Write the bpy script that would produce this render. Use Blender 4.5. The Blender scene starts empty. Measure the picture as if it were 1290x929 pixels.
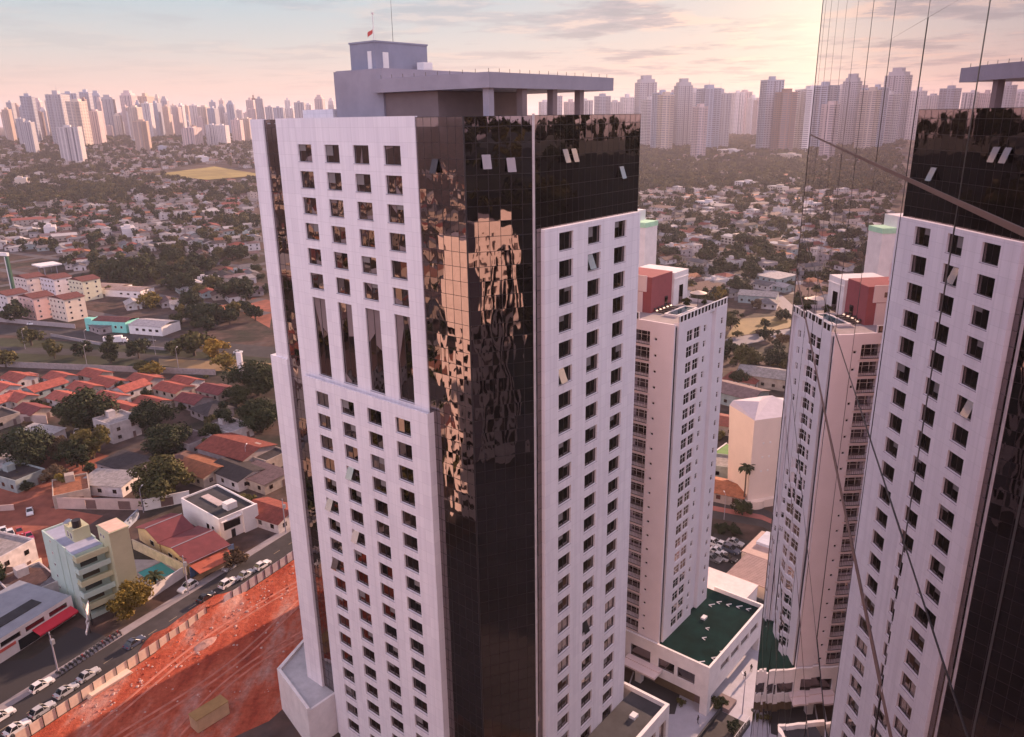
import bpy, math, random
from mathutils import Vector, Matrix
from mathutils.noise import noise as pnoise
rad = math.radians
random.seed(11)
SC = bpy.context.scene
COL = SC.collection

# ------------------------------------------------------------------ camera
F, CX, CY, PITCH, ROLL, H = 980., 645., 464.5, rad(17.9), rad(0.9), 100.
_f = Vector((0, math.cos(PITCH), -math.sin(PITCH)))
_u = Vector((0, math.sin(PITCH), math.cos(PITCH)))
_r = Vector((1, 0, 0))
CR_ = math.cos(ROLL) * _r - math.sin(ROLL) * _u
CU_ = math.sin(ROLL) * _r + math.cos(ROLL) * _u
cam = bpy.data.cameras.new('camera'); cam_o = bpy.data.objects.new('camera', cam); COL.objects.link(cam_o)
M = Matrix((CR_, CU_, -_f)).transposed().to_4x4(); M.translation = Vector((0, 0, H)); cam_o.matrix_world = M
cam.sensor_width = 36; cam.lens = F / 1290 * 36; cam.clip_start = 0.1; cam.clip_end = 60000
SC.camera = cam_o

# ------------------------------------------------------------------ light
SUN_AZ, SUN_EL = 40., 16.
SC.view_settings.view_transform = 'Standard'; SC.view_settings.look = 'None'
SC.view_settings.gamma = 1; SC.view_settings.use_curve_mapping = False
SC.view_settings.exposure = 1.2
sl = bpy.data.lights.new('sun', 'SUN'); so = bpy.data.objects.new('sun', sl); COL.objects.link(so)
sl.energy = 5.0; sl.angle = rad(0.5); sl.color = (1.0, 0.62, 0.44)
sd = Vector((math.sin(rad(SUN_AZ)) * math.cos(rad(SUN_EL)), math.cos(rad(SUN_AZ)) * math.cos(rad(SUN_EL)), math.sin(rad(SUN_EL))))
so.rotation_euler = (-sd).to_track_quat('-Z', 'Y').to_euler()
W = bpy.data.worlds.new('World'); SC.world = W; W.use_nodes = True
nt = W.node_tree; nt.nodes.clear()
def N(tree, typ, **kw):
    n = tree.nodes.new(typ)
    for k, v in kw.items():
        setattr(n, k, v)
    return n
def math_node(tree, op, a, b=None, clamp=False):
    n = N(tree, 'ShaderNodeMath', operation=op, use_clamp=clamp)
    for i, x in enumerate((a, b)):
        if x is None: continue
        if isinstance(x, (int, float)): n.inputs[i].default_value = x
        else: tree.links.new(x, n.inputs[i])
    return n.outputs[0]
def ramp(tree, fac, stops, interp='LINEAR'):
    n = N(tree, 'ShaderNodeValToRGB'); n.color_ramp.interpolation = interp
    e = n.color_ramp.elements
    while len(e) < len(stops): e.new(0.5)
    for i, (p, c) in enumerate(stops):
        e[i].position = p; e[i].color = (c[0], c[1], c[2], 1) if hasattr(c, '__len__') else (c, c, c, 1)
    tree.links.new(fac, n.inputs[0]); return n.outputs[0]
def mixc(tree, fac, a, b, mode='MIX'):
    n = N(tree, 'ShaderNodeMix', data_type='RGBA', blend_type=mode)
    for idx, x in ((0, fac), (6, a), (7, b)):
        if isinstance(x, (int, float)): n.inputs[idx].default_value = x
        elif hasattr(x, '__len__') and not isinstance(x, bpy.types.NodeSocket): n.inputs[idx].default_value = (x[0], x[1], x[2], 1)
        else: tree.links.new(x, n.inputs[idx])
    return n.outputs[2]
def build_world():
    t = nt; L = t.links.new
    tc = N(t, 'ShaderNodeTexCoord'); sp = N(t, 'ShaderNodeSeparateXYZ'); L(tc.outputs['Generated'], sp.inputs[0])
    x, y, z = sp.outputs
    el = math_node(t, 'MAXIMUM', z, 0.0)
    grad = ramp(t, el, [(0, (.41, .265, .235)), (.035, (.385, .28, .245)), (.08, (.305, .295, .285)), (.15, (.205, .285, .325)), (.35, (.16, .155, .21)), (1, (.135, .125, .18))])
    # glow round the low sun
    g = Vector((math.sin(rad(24)), math.cos(rad(24)), .13)).normalized()
    dp = N(t, 'ShaderNodeVectorMath', operation='DOT_PRODUCT'); L(tc.outputs['Generated'], dp.inputs[0]); dp.inputs[1].default_value = g
    dd = math_node(t, 'MAXIMUM', dp.outputs['Value'], 0.0)
    wide = math_node(t, 'POWER', dd, 14.0); tight = math_node(t, 'POWER', dd, 110.0)
    c = mixc(t, math_node(t, 'MULTIPLY', wide, .55), grad, (.38, .25, .20))
    # cloud sheet seen from below
    den = math_node(t, 'ADD', el, .055)
    px_, py_ = math_node(t, 'DIVIDE', x, den), math_node(t, 'DIVIDE', y, den)
    cb = N(t, 'ShaderNodeCombineXYZ'); L(px_, cb.inputs[0]); L(py_, cb.inputs[1])
    def cloud(off, sc, det):
        m = N(t, 'ShaderNodeMapping'); L(cb.outputs[0], m.inputs[0]); m.inputs['Location'].default_value = off; m.inputs['Scale'].default_value = sc
        n = N(t, 'ShaderNodeTexNoise'); L(m.outputs[0], n.inputs[0]); n.inputs['Scale'].default_value = 1; n.inputs['Detail'].default_value = det; n.inputs['Roughness'].default_value = .6
        return n.outputs[0]
    right = ramp(t, math_node(t, 'ADD', math_node(t, 'MULTIPLY', x, 1.1), .45), [(0, 0), (.45, .25), (.75, 1)])
    n1 = cloud((3.1, 1.7, 0), (.85, .95, 1), 7.0)
    m1 = ramp(t, n1, [(.47, 0), (.55, 1)])
    n2 = cloud((7.3, 2.9, 0), (1.7, 2.0, 1), 8.0)
    lit = ramp(t, n2, [(.42, (.10, .09, .115)), (.50, (.20, .152, .168)), (.56, (.44, .285, .225))])
    lit2 = mixc(t, math_node(t, 'MULTIPLY', tight, .6), lit, (.52, .42, .32))
    fac = math_node(t, 'MULTIPLY', m1, math_node(t, 'ADD', math_node(t, 'MULTIPLY', right, .85), .10))
    c = mixc(t, fac, c, lit2)
    c = mixc(t, math_node(t, 'MULTIPLY', tight, .52), c, (.62, .50, .36))
    # sky brightened behind the viewer and slightly overhead, added fill for shaded walls
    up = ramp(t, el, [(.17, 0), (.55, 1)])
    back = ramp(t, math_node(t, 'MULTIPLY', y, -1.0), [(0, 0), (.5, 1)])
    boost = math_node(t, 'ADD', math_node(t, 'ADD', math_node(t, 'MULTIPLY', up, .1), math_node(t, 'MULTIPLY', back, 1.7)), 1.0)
    c = mixc(t, math_node(t, 'MULTIPLY', back, .75), c, (.30, .262, .345))  # lavender added to the sky there to colour the shaded faces
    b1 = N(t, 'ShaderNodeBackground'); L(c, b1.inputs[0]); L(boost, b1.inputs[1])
    sky = N(t, 'ShaderNodeTexSky', sky_type='NISHITA', sun_disc=False)
    sky.sun_elevation = rad(SUN_EL); sky.sun_rotation = rad(SUN_AZ); sky.altitude = 750; sky.air_density = 1.0; sky.dust_density = 2.0
    b2 = N(t, 'ShaderNodeBackground'); L(sky.outputs[0], b2.inputs[0]); b2.inputs[1].default_value = .05
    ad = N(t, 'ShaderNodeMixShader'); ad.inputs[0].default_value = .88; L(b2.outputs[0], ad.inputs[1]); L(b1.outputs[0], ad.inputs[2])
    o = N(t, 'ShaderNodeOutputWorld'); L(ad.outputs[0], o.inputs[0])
build_world()

# ------------------------------------------------------------------ geometry of the view
def ray(px, py): return _f + (px - CX) / F * CR_ - (py - CY) / F * CU_
def hxy(x, y): # the land rises slowly towards the far city, more on the left
    def ss(a, b, v):
        v = min(1, max(0, (v - a) / (b - a))); return v * v * (3 - 2 * v)
    r = math.hypot(x, y)
    return (58 * ss(800, 2700, r) + 18 * ss(2700, 7000, r)) * (1 - .58 * ss(-.12, .12, math.atan2(x, y)))
def rise(x, y): # added hill right of the view, raised to darken reflections in the tower glass
    d, a = math.hypot(x, y), math.degrees(math.atan2(x, y)); f = max(0, 1 - ((d - 250) / 120) ** 2) if d < 250 else max(0, 1 - ((d - 250) / 300) ** 2)
    return 92 * f * max(0, min(1, (a - 34) / 5, (172 - a) / 10))
def G(px, py, z=0.):
    d = ray(px, py); k = (z - H) / d.z; return Vector((k * d.x, k * d.y, z))
def T(px, py): # point of the terrain
    d = ray(px, py); h = math.hypot(d.x, d.y); d = d / h; r = 50.
    while r < 14000:
        if H + d.z * r <= hxy(d.x * r, d.y * r): break
        r += 4 if r < 3000 else 20
    return Vector((d.x * r, d.y * r, hxy(d.x * r, d.y * r)))
def proj(p):
    d = Vector(p) - Vector((0, 0, H)); zz = d.dot(_f)
    if zz <= .1: return (-9999, -9999)
    return CX + F * d.dot(CR_) / zz, CY - F * d.dot(CU_) / zz
def az_dir(a): return Vector((math.sin(rad(a)), math.cos(rad(a)), 0))
def on_plane(px, py, p0, a):
    n = Vector((math.cos(rad(a)), -math.sin(rad(a)), 0)); d = ray(px, py)
    return Vector((0, 0, H)) + d * ((Vector(p0) - Vector((0, 0, H))).dot(n) / d.dot(n))

# ------------------------------------------------------------------ materials
MATS = {}
def base_mat(name):
    m = bpy.data.materials.new(name); m.use_nodes = True; MATS[name] = m
    t = m.node_tree; return m, t, t.nodes['Principled BSDF']
def plain(name, col, rough=.7, metal=0., var=.18, scale=.6, objcol=False, bump=0., coord='Object', spec=.3, var2=.0, scale2=.05):
    m, t, b = base_mat(name); L = t.links.new
    tc = N(t, 'ShaderNodeTexCoord'); n = N(t, 'ShaderNodeTexNoise'); L(tc.outputs[coord], n.inputs[0])
    n.inputs['Scale'].default_value = scale; n.inputs['Detail'].default_value = 6; n.inputs['Roughness'].default_value = .65
    v = ramp(t, n.outputs[0], [(.3, 1 - var), (.7, 1 + var * .6)])
    if objcol:
        oi = N(t, 'ShaderNodeObjectInfo'); c = mixc(t, 1., oi.outputs['Color'], v, 'MULTIPLY')
    else: c = mixc(t, 1., col, v, 'MULTIPLY')
    if var2:
        n2 = N(t, 'ShaderNodeTexNoise'); L(tc.outputs[coord], n2.inputs[0]); n2.inputs['Scale'].default_value = scale2; n2.inputs['Detail'].default_value = 4
        c = mixc(t, 1., c, ramp(t, n2.outputs[0], [(.35, 1 - var2), (.65, 1 + var2 * .5)]), 'MULTIPLY')
    L(c, b.inputs['Base Color']); b.inputs['Roughness'].default_value = rough; b.inputs['Metallic'].default_value = metal
    b.inputs['Specular IOR Level'].default_value = spec
    if bump:
        bp = N(t, 'ShaderNodeBump'); L(n.outputs[0], bp.inputs['Height']); bp.inputs['Strength'].default_value = bump; L(bp.outputs[0], b.inputs['Normal'])
    return m
def facade_uv(t):
    tc = N(t, 'ShaderNodeTexCoord'); sp = N(t, 'ShaderNodeSeparateXYZ'); t.links.new(tc.outputs['Object'], sp.inputs[0])
    cb = N(t, 'ShaderNodeCombineXYZ'); t.links.new(math_node(t, 'ADD', sp.outputs[0], sp.outputs[1]), cb.inputs[0]); t.links.new(sp.outputs[2], cb.inputs[1])
    return tc, sp, cb.outputs[0]
def cladding(name, col, w=1.4, h=1.68, dark=.90, objcol=False, streak=.10):
    m, t, b = base_mat(name); L = t.links.new; tc, sp, uv = facade_uv(t)
    br = N(t, 'ShaderNodeTexBrick'); L(uv, br.inputs[0]); br.inputs['Scale'].default_value = 1
    br.offset = 0; br.inputs['Brick Width'].default_value = w; br.inputs['Row Height'].default_value = h; br.inputs['Mortar Size'].default_value = .022
    br.inputs['Color1'].default_value = (1, 1, 1, 1); br.inputs['Color2'].default_value = (.93, .925, .94, 1); br.inputs['Mortar'].default_value = (dark, dark, dark, 1)
    mp = N(t, 'ShaderNodeMapping'); L(uv, mp.inputs[0]); mp.inputs['Scale'].default_value = (1.5, .05, 1)
    n = N(t, 'ShaderNodeTexNoise'); L(mp.outputs[0], n.inputs[0]); n.inputs['Scale'].default_value = 1; n.inputs['Detail'].default_value = 6
    v = ramp(t, n.outputs[0], [(.35, 1 - streak), (.6, 1)])
    src = col
    if objcol: src = N(t, 'ShaderNodeObjectInfo').outputs['Color']
    c = mixc(t, 1., mixc(t, 1., src, br.outputs[0], 'MULTIPLY'), v, 'MULTIPLY')
    L(c, b.inputs['Base Color']); b.inputs['Roughness'].default_value = .55; b.inputs['Specular IOR Level'].default_value = .3
    return m
def glass(name, col, rough=.015, wave=.06, scale=.3, metal=1.0, coord='Object', stretch=(1, 1, .5), dirt=.1):
    m, t, b = base_mat(name); L = t.links.new
    tc = N(t, 'ShaderNodeTexCoord'); mp = N(t, 'ShaderNodeMapping'); L(tc.outputs[coord], mp.inputs[0]); mp.inputs['Scale'].default_value = stretch
    n = N(t, 'ShaderNodeTexNoise'); L(mp.outputs[0], n.inputs[0]); n.inputs['Scale'].default_value = scale; n.inputs['Detail'].default_value = 1.5
    bp = N(t, 'ShaderNodeBump'); L(n.outputs[0], bp.inputs['Height']); bp.inputs['Strength'].default_value = 1.; bp.inputs['Distance'].default_value = wave
    L(bp.outputs[0], b.inputs['Normal'])
    n2 = N(t, 'ShaderNodeTexNoise'); L(tc.outputs[coord], n2.inputs[0]); n2.inputs['Scale'].default_value = .5; n2.inputs['Detail'].default_value = 5
    L(mixc(t, 1., col, ramp(t, n2.outputs[0], [(.3, 1 - dirt), (.7, 1)]), 'MULTIPLY'), b.inputs['Base Color'])
    b.inputs['Metallic'].default_value = metal; b.inputs['Roughness'].default_value = rough
    return m
white_clad = cladding('white_cladding', (.80, .765, .80), streak=.085, dark=.80)
tower_glass = glass('bronze_tinted_glass', (.25, .212, .215), wave=.05, scale=.3, stretch=(1, 1, .5))
win_glass = glass('dark_window_glass', (.20, .165, .16), wave=.02, scale=.5)
mirror_glass = glass('mirror_facade_glass', (.66, .60, .645), wave=.0035, scale=.35, rough=.0, dirt=.05, stretch=(1, 1, .6))
mullion_m = plain('dark_aluminium', (.035, .03, .033), .4, .3, .1)
bronze_m = plain('bronze_trim', (.20, .13, .12), .45, .3, .15)
frame_m = plain('white_aluminium', (.72, .70, .70), .4, 0, .08)
pale_mullion = plain('pale_corner_mullion', (.62, .55, .55), .35, .2, .2, .8)
grey_conc = plain('grey_painted_concrete', (.30, .28, .33), .75, 0, .14, .3)
grey_conc2 = plain('bluish_grey_render', (.25, .26, .33), .75, 0, .14, .3)
brown_wall = plain('brown_render', (.20, .15, .15), .8, 0, .15, .4)
dark_roof = plain('dark_roofing', (.045, .045, .05), .85, 0, .3, .4, var2=.3)
grey_roof = plain('grey_metal_roof', (.30, .31, .35), .5, .2, .15, .5)
white_paint = plain('white_paint', (.74, .70, .69), .7, 0, .12, .5)
pink_paint = plain('pale_pink_paint', (.70, .57, .55), .7, 0, .08, .25)
cream_paint = plain('cream_paint', (.72, .58, .46), .7, 0, .1, .4)
red_paint = plain('brick_red_paint', (.29, .085, .09), .7, 0, .12, .6)
obj_paint = plain('painted_wall', (1, 1, 1), .75, 0, .16, .5, objcol=True)
obj_clad = cladding('tower_cladding', (1, 1, 1), 3.1, 3.0, .82, objcol=True, streak=.06)
asphalt = plain('asphalt', (.050, .046, .048), .85, 0, .35, .15, coord='Generated', bump=.1)
asphalt_m = plain('worn_asphalt', (.052, .047, .049), .85, 0, .3, .35, var2=.3, scale2=.06)
paving = plain('paving', (.30, .27, .28), .8, 0, .2, .5, var2=.15)
pale_paving = plain('pale_stone_paving', (.42, .41, .46), .7, 0, .12, .5)
grass_m = plain('grass', (.036, .042, .02), .9, 0, .4, .25, var2=.4, scale2=.04)
field_m = plain('dry_field_grass', (.30, .235, .075), .9, 0, .3, .05, var2=.3, scale2=.02)
trunk_m = plain('bark', (.085, .062, .05), .9, 0, .3, 2)
tyre_m = plain('tyre_rubber', (.02, .02, .02), .8, 0, .1)
rim_m = plain('wheel_rim', (.45, .45, .46), .3, .8, .1)
lamp_m = plain('headlight_lens', (.75, .75, .75), .15, 0, .05)
tail_m = plain('tail_light_lens', (.35, .02, .02), .2, 0, .05)
car_glass = plain('car_glass', (.02, .022, .025), .05, 0, .05, spec=.8)
def carpaint():
    m, t, b = base_mat('car_paint'); oi = N(t, 'ShaderNodeObjectInfo'); t.links.new(oi.outputs['Color'], b.inputs['Base Color'])
    b.inputs['Roughness'].default_value = .3; b.inputs['Coat Weight'].default_value = .5; return m
car_paint = carpaint()
def tile_roof():
    m, t, b = base_mat('clay_tile_roof'); L = t.links.new
    tc = N(t, 'ShaderNodeTexCoord'); oi = N(t, 'ShaderNodeObjectInfo')
    wv = N(t, 'ShaderNodeTexWave', wave_type='BANDS', bands_direction='Y'); L(tc.outputs['Object'], wv.inputs[0]); wv.inputs['Scale'].default_value = 1.2; wv.inputs['Distortion'].default_value = .6
    n = N(t, 'ShaderNodeTexNoise'); L(tc.outputs['Object'], n.inputs[0]); n.inputs['Scale'].default_value = .8; n.inputs['Detail'].default_value = 8; n.inputs['Roughness'].default_value = .75
    c = mixc(t, 1., oi.outputs['Color'], ramp(t, n.outputs[0], [(.3, .5), (.7, 1.3)]), 'MULTIPLY')
    c = mixc(t, 1., c, ramp(t, wv.outputs[0], [(0, .82), (1, 1.08)]), 'MULTIPLY')
    L(c, b.inputs['Base Color']); b.inputs['Roughness'].default_value = .85; b.inputs['Specular IOR Level'].default_value = .2
    bp = N(t, 'ShaderNodeBump'); L(wv.outputs[0], bp.inputs['Height']); bp.inputs['Strength'].default_value = .4; bp.inputs['Distance'].default_value = .08; L(bp.outputs[0], b.inputs['Normal'])
    return m
tile_m = tile_roof()
def house_wall():
    m, t, b = base_mat('house_wall'); L = t.links.new; oi = N(t, 'ShaderNodeObjectInfo')
    c = ramp(t, oi.outputs['Random'], [(0, (.52, .47, .46)), (.3, (.40, .33, .28)), (.5, (.58, .53, .53)), (.7, (.33, .28, .28)), (.85, (.28, .33, .33)), (1, (.44, .32, .26))], 'CONSTANT')
    tc = N(t, 'ShaderNodeTexCoord'); n = N(t, 'ShaderNodeTexNoise'); L(tc.outputs['Object'], n.inputs[0]); n.inputs['Scale'].default_value = .7; n.inputs['Detail'].default_value = 6
    L(mixc(t, 1., c, ramp(t, n.outputs[0], [(.3, .75), (.7, 1.1)]), 'MULTIPLY'), b.inputs['Base Color']); b.inputs['Roughness'].default_value = .8; return m
house_wall_m = house_wall()
def leaf_mat(name, a, bcol, c3=None):
    m, t, b = base_mat(name); L = t.links.new
    tc = N(t, 'ShaderNodeTexCoord'); n = N(t, 'ShaderNodeTexNoise'); L(tc.outputs['Object'], n.inputs[0]); n.inputs['Scale'].default_value = .55; n.inputs['Detail'].default_value = 3
    oi = N(t, 'ShaderNodeObjectInfo')
    c = ramp(t, n.outputs[0], [(.35, a), (.65, bcol)])
    c = mixc(t, 1., c, ramp(t, oi.outputs['Random'], [(0, (.75, .8, .8)), (.5, (1.0, 1, 1)), (1, (1.3, 1.15, .9))]), 'MULTIPLY')
    L(c, b.inputs['Base Color']); b.inputs['Roughness'].default_value = .75; b.inputs['Specular IOR Level'].default_value = .15; return m
leaf_dark = leaf_mat('dark_foliage', (.016, .024, .012), (.042, .052, .022))
leaf_olive = leaf_mat('olive_foliage', (.04, .045, .016), (.125, .105, .035))
leaf_brown = leaf_mat('brownish_foliage', (.075, .05, .032), (.15, .10, .055))
leaf_yellow = leaf_mat('yellow_foliage', (.14, .10, .02), (.30, .20, .04))
def ground_mat():
    m, t, b = base_mat('city_ground'); L = t.links.new; tc = N(t, 'ShaderNodeTexCoord')
    n = N(t, 'ShaderNodeTexNoise'); L(tc.outputs['Object'], n.inputs[0]); n.inputs['Scale'].default_value = .035; n.inputs['Detail'].default_value = 8; n.inputs['Roughness'].default_value = .65
    n2 = N(t, 'ShaderNodeTexNoise'); L(tc.outputs['Object'], n2.inputs[0]); n2.inputs['Scale'].default_value = .3; n2.inputs['Detail'].default_value = 5
    c = ramp(t, n.outputs[0], [(.3, (.03, .034, .022)), (.45, (.05, .042, .035)), (.55, (.10, .065, .055)), (.68, (.075, .068, .068))])
    c = mixc(t, 1., c, ramp(t, n2.outputs[0], [(.3, .65), (.7, 1.2)]), 'MULTIPLY')
    L(c, b.inputs['Base Color']); b.inputs['Roughness'].default_value = .9; b.inputs['Specular IOR Level'].default_value = .1; return m
ground_m = ground_mat()
def dirt_mat():
    m, t, b = base_mat('red_earth'); L = t.links.new; tc = N(t, 'ShaderNodeTexCoord')
    mp = N(t, 'ShaderNodeMapping'); L(tc.outputs['Object'], mp.inputs[0]); mp.inputs['Rotation'].default_value = (0, 0, rad(31)); mp.inputs['Scale'].default_value = (1, .35, 1)
    n = N(t, 'ShaderNodeTexNoise'); L(mp.outputs[0], n.inputs[0]); n.inputs['Scale'].default_value = .13; n.inputs['Detail'].default_value = 9; n.inputs['Roughness'].default_value = .68
    c = ramp(t, n.outputs[0], [(.28, (.13, .05, .045)), (.40, (.32, .062, .036)), (.51, (.43, .105, .06)), (.60, (.44, .19, .145)), (.72, (.50, .33, .29))])
    n2 = N(t, 'ShaderNodeTexNoise'); L(tc.outputs['Object'], n2.inputs[0]); n2.inputs['Scale'].default_value = .9; n2.inputs['Detail'].default_value = 8; n2.inputs['Roughness'].default_value = .75
    c = mixc(t, 1., c, ramp(t, n2.outputs[0], [(.3, .6), (.7, 1.25)]), 'MULTIPLY')
    L(c, b.inputs['Base Color']); b.inputs['Roughness'].default_value = .95; b.inputs['Specular IOR Level'].default_value = .1
    bp = N(t, 'ShaderNodeBump'); L(n2.outputs[0], bp.inputs['Height']); bp.inputs['Strength'].default_value = 1; bp.inputs['Distance'].default_value = .35; L(bp.outputs[0], b.inputs['Normal'])
    return m
dirt_m = dirt_mat()
yard_dirt = plain('red_yard_earth', (.27, .09, .06), .95, 0, .3, .2, var2=.3)
water_m = plain('pool_water', (.03, .24, .25), .08, 0, .1)
def color_mat(name, col, *a, **k): return plain(name, col, *a, **k)

# ------------------------------------------------------------------ mesh helpers
class MB:
    def __init__(s): s.v = []; s.f = []; s.m = []
    def quad(s, a, b, c, d, mi=0):
        i = len(s.v); s.v += [tuple(a), tuple(b), tuple(c), tuple(d)]; s.f.append((i, i + 1, i + 2, i + 3)); s.m.append(mi)
    def tri(s, a, b, c, mi=0):
        i = len(s.v); s.v += [tuple(a), tuple(b), tuple(c)]; s.f.append((i, i + 1, i + 2)); s.m.append(mi)
    def box(s, x0, y0, z0, x1, y1, z1, mi=0, top=None):
        i = len(s.v)
        s.v += [(x0, y0, z0), (x1, y0, z0), (x1, y1, z0), (x0, y1, z0), (x0, y0, z1), (x1, y0, z1), (x1, y1, z1), (x0, y1, z1)]
        s.f += [(i, i + 3, i + 2, i + 1), (i + 4, i + 5, i + 6, i + 7), (i, i + 1, i + 5, i + 4), (i + 1, i + 2, i + 6, i + 5), (i + 2, i + 3, i + 7, i + 6), (i + 3, i, i + 4, i + 7)]
        s.m += [mi, mi if top is None else top, mi, mi, mi, mi]
    def prism(s, poly, z0, z1, mi=0, top=None):
        n = len(poly); i = len(s.v)
        s.v += [(p[0], p[1], z0) for p in poly] + [(p[0], p[1], z1) for p in poly]
        s.f.append(tuple(range(i + n, i + 2 * n))); s.m.append(mi if top is None else top)
        s.f.append(tuple(range(i + n - 1, i - 1, -1))); s.m.append(mi)
        for k in range(n):
            s.f.append((i + k, i + (k + 1) % n, i + n + (k + 1) % n, i + n + k)); s.m.append(mi)
    def tube(s, p, q, r0, r1=None, n=8, mi=0, cap=True):
        r1 = r0 if r1 is None else r1; p, q = Vector(p), Vector(q); d = (q - p).normalized()
        a = d.orthogonal().normalized(); b = d.cross(a); i = len(s.v)
        for c, rr in ((p, r0), (q, r1)):
            for k in range(n):
                an = 2 * math.pi * k / n; s.v.append(tuple(c + rr * (math.cos(an) * a + math.sin(an) * b)))
        for k in range(n):
            s.f.append((i + k, i + (k + 1) % n, i + n + (k + 1) % n, i + n + k)); s.m.append(mi)
        if cap:
            s.f.append(tuple(range(i + n, i + 2 * n))); s.m.append(mi); s.f.append(tuple(range(i + n - 1, i - 1, -1))); s.m.append(mi)
    def build(s, name, mats, parent=None, loc=(0, 0, 0), rz=0., smooth=False):
        me = bpy.data.meshes.new(name); me.from_pydata(s.v, [], s.f)
        if not isinstance(mats, (list, tuple)): mats = [mats]
        for m in mats: me.materials.append(m)
        if len(mats) > 1: me.polygons.foreach_set('material_index', s.m)
        if smooth: me.polygons.foreach_set('use_smooth', [True] * len(s.f))
        me.update(); return put(name, me, parent, loc, rz)
def put(name, me, parent=None, loc=(0, 0, 0), rz=0.):
    o = bpy.data.objects.new(name, me); COL.objects.link(o); o.location = loc; o.rotation_euler = (0, 0, rz)
    if parent: o.parent = parent
    return o
def tag(o, label, cat, group=None, kind=None):
    o['label'] = label; o['category'] = cat
    if group: o['group'] = group
    if kind: o['kind'] = kind
    return o
def thing(name, label, cat, loc=(0, 0, 0), rz=0., group=None):
    o = bpy.data.objects.new(name, None); COL.objects.link(o); o.location = loc; o.rotation_euler = (0, 0, rz); o.empty_display_size = .5
    return tag(o, label, cat, group)
def struct(o, label=None):
    o['kind'] = 'structure'
    if label: o['label'] = label
    return o
KIDS = {}
def dup(src, loc, rz=None, label=None, group=None, scale=None):
    c = src.copy(); COL.objects.link(c); c.location = loc
    if rz is not None: c.rotation_euler = (0, 0, rz)
    if label: c['label'] = label
    if group: c['group'] = group
    if scale: c.scale = scale
    kids = KIDS.get(src.name)
    if kids is None: kids = KIDS[src.name] = [(k, list(k.children)) for k in src.children]
    out = [c]
    for k, gs in kids:
        d = k.copy(); COL.objects.link(d); d.parent = c; out.append(d)
        for g in gs:
            e = g.copy(); COL.objects.link(e); e.parent = d; out.append(e)
    return c, out
def paint(objs, col, names=None):
    for o in objs:
        if o.type == 'MESH' and (names is None or o.name.split('.')[0] in names): o.color = (col[0], col[1], col[2], 1)
AUTO = []   # (object, base label, group, screen x): made unique at the end
LOW = 50    # grid bearing of the neighbourhood: local x runs back-right (40 deg), y back-left (-50 deg)
RZ = rad(50)
def sheet(name, pts, z, m):
    mb = MB(); i = len(mb.v); mb.v = [(p[0], p[1], z) for p in pts]; mb.f = [tuple(range(len(pts)))]; mb.m = [0]
    o = mb.build(name, m); return struct(o)

# ------------------------------------------------------------------ shared facade pieces
def panel(mb, u0, u1, v0, v1, holes, depth, fn, mi=0):
    """wall sheet with real openings and reveals; fn(u, v, inward) -> point"""
    us = sorted({u0, u1, *[h[0] for h in holes], *[h[1] for h in holes]}); vs = sorted({v0, v1, *[h[2] for h in holes], *[h[3] for h in holes]})
    inh = lambda u, v: any(h[0] < u < h[1] and h[2] < v < h[3] for h in holes)
    for a, b in zip(us, us[1:]):
        start = None
        for c, d in zip(vs, vs[1:]):
            if inh((a + b) / 2, (c + d) / 2):
                if start is not None: mb.quad(fn(a, start, 0), fn(b, start, 0), fn(b, c, 0), fn(a, c, 0), mi); start = None
            elif start is None: start = c
        if start is not None: mb.quad(fn(a, start, 0), fn(b, start, 0), fn(b, v1, 0), fn(a, v1, 0), mi)
    for a, b, c, d in holes:
        for p, q in (((a, c), (a, d)), ((a, d), (b, d)), ((b, d), (b, c)), ((b, c), (a, c))):
            mb.quad(fn(*p, 0), fn(*q, 0), fn(*q, depth), fn(*p, depth), mi)
def glass_grid(mb, us, vs, fn, tilt, rnd, mi=0):
    for a, b in zip(us, us[1:]):
        for c, d in zip(vs, vs[1:]):
            t1, t2 = rnd.gauss(0, tilt), rnd.gauss(0, tilt)
            off = lambda u, v: t1 * (u - (a + b) / 2) + t2 * (v - (c + d) / 2)
            mb.quad(fn(a, c, off(a, c)), fn(b, c, off(b, c)), fn(b, d, off(b, d)), fn(a, d, off(a, d)), mi)
def bars(mb, us, vs, fn, w=.03, out=.012, ww=None):
    u0, u1, v0, v1 = us[0], us[-1], vs[0], vs[-1]
    def bar(a, b, c, d):
        P = [fn(a, c, .02), fn(b, c, .02), fn(b, d, .02), fn(a, d, .02)]; O = [fn(a, c, -out), fn(b, c, -out), fn(b, d, -out), fn(a, d, -out)]
        mb.quad(*O)
        for k in range(4): mb.quad(P[k], P[(k + 1) % 4], O[(k + 1) % 4], O[k])
    for u in us: bar(u - w / 2, u + w / 2, v0, v1)
    for v in vs: bar(u0, u1, v - w / 2 - .002, v + w / 2 + .002)
def frange(a, b, n): return [a + (b - a) * i / n for i in range(n + 1)]

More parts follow.
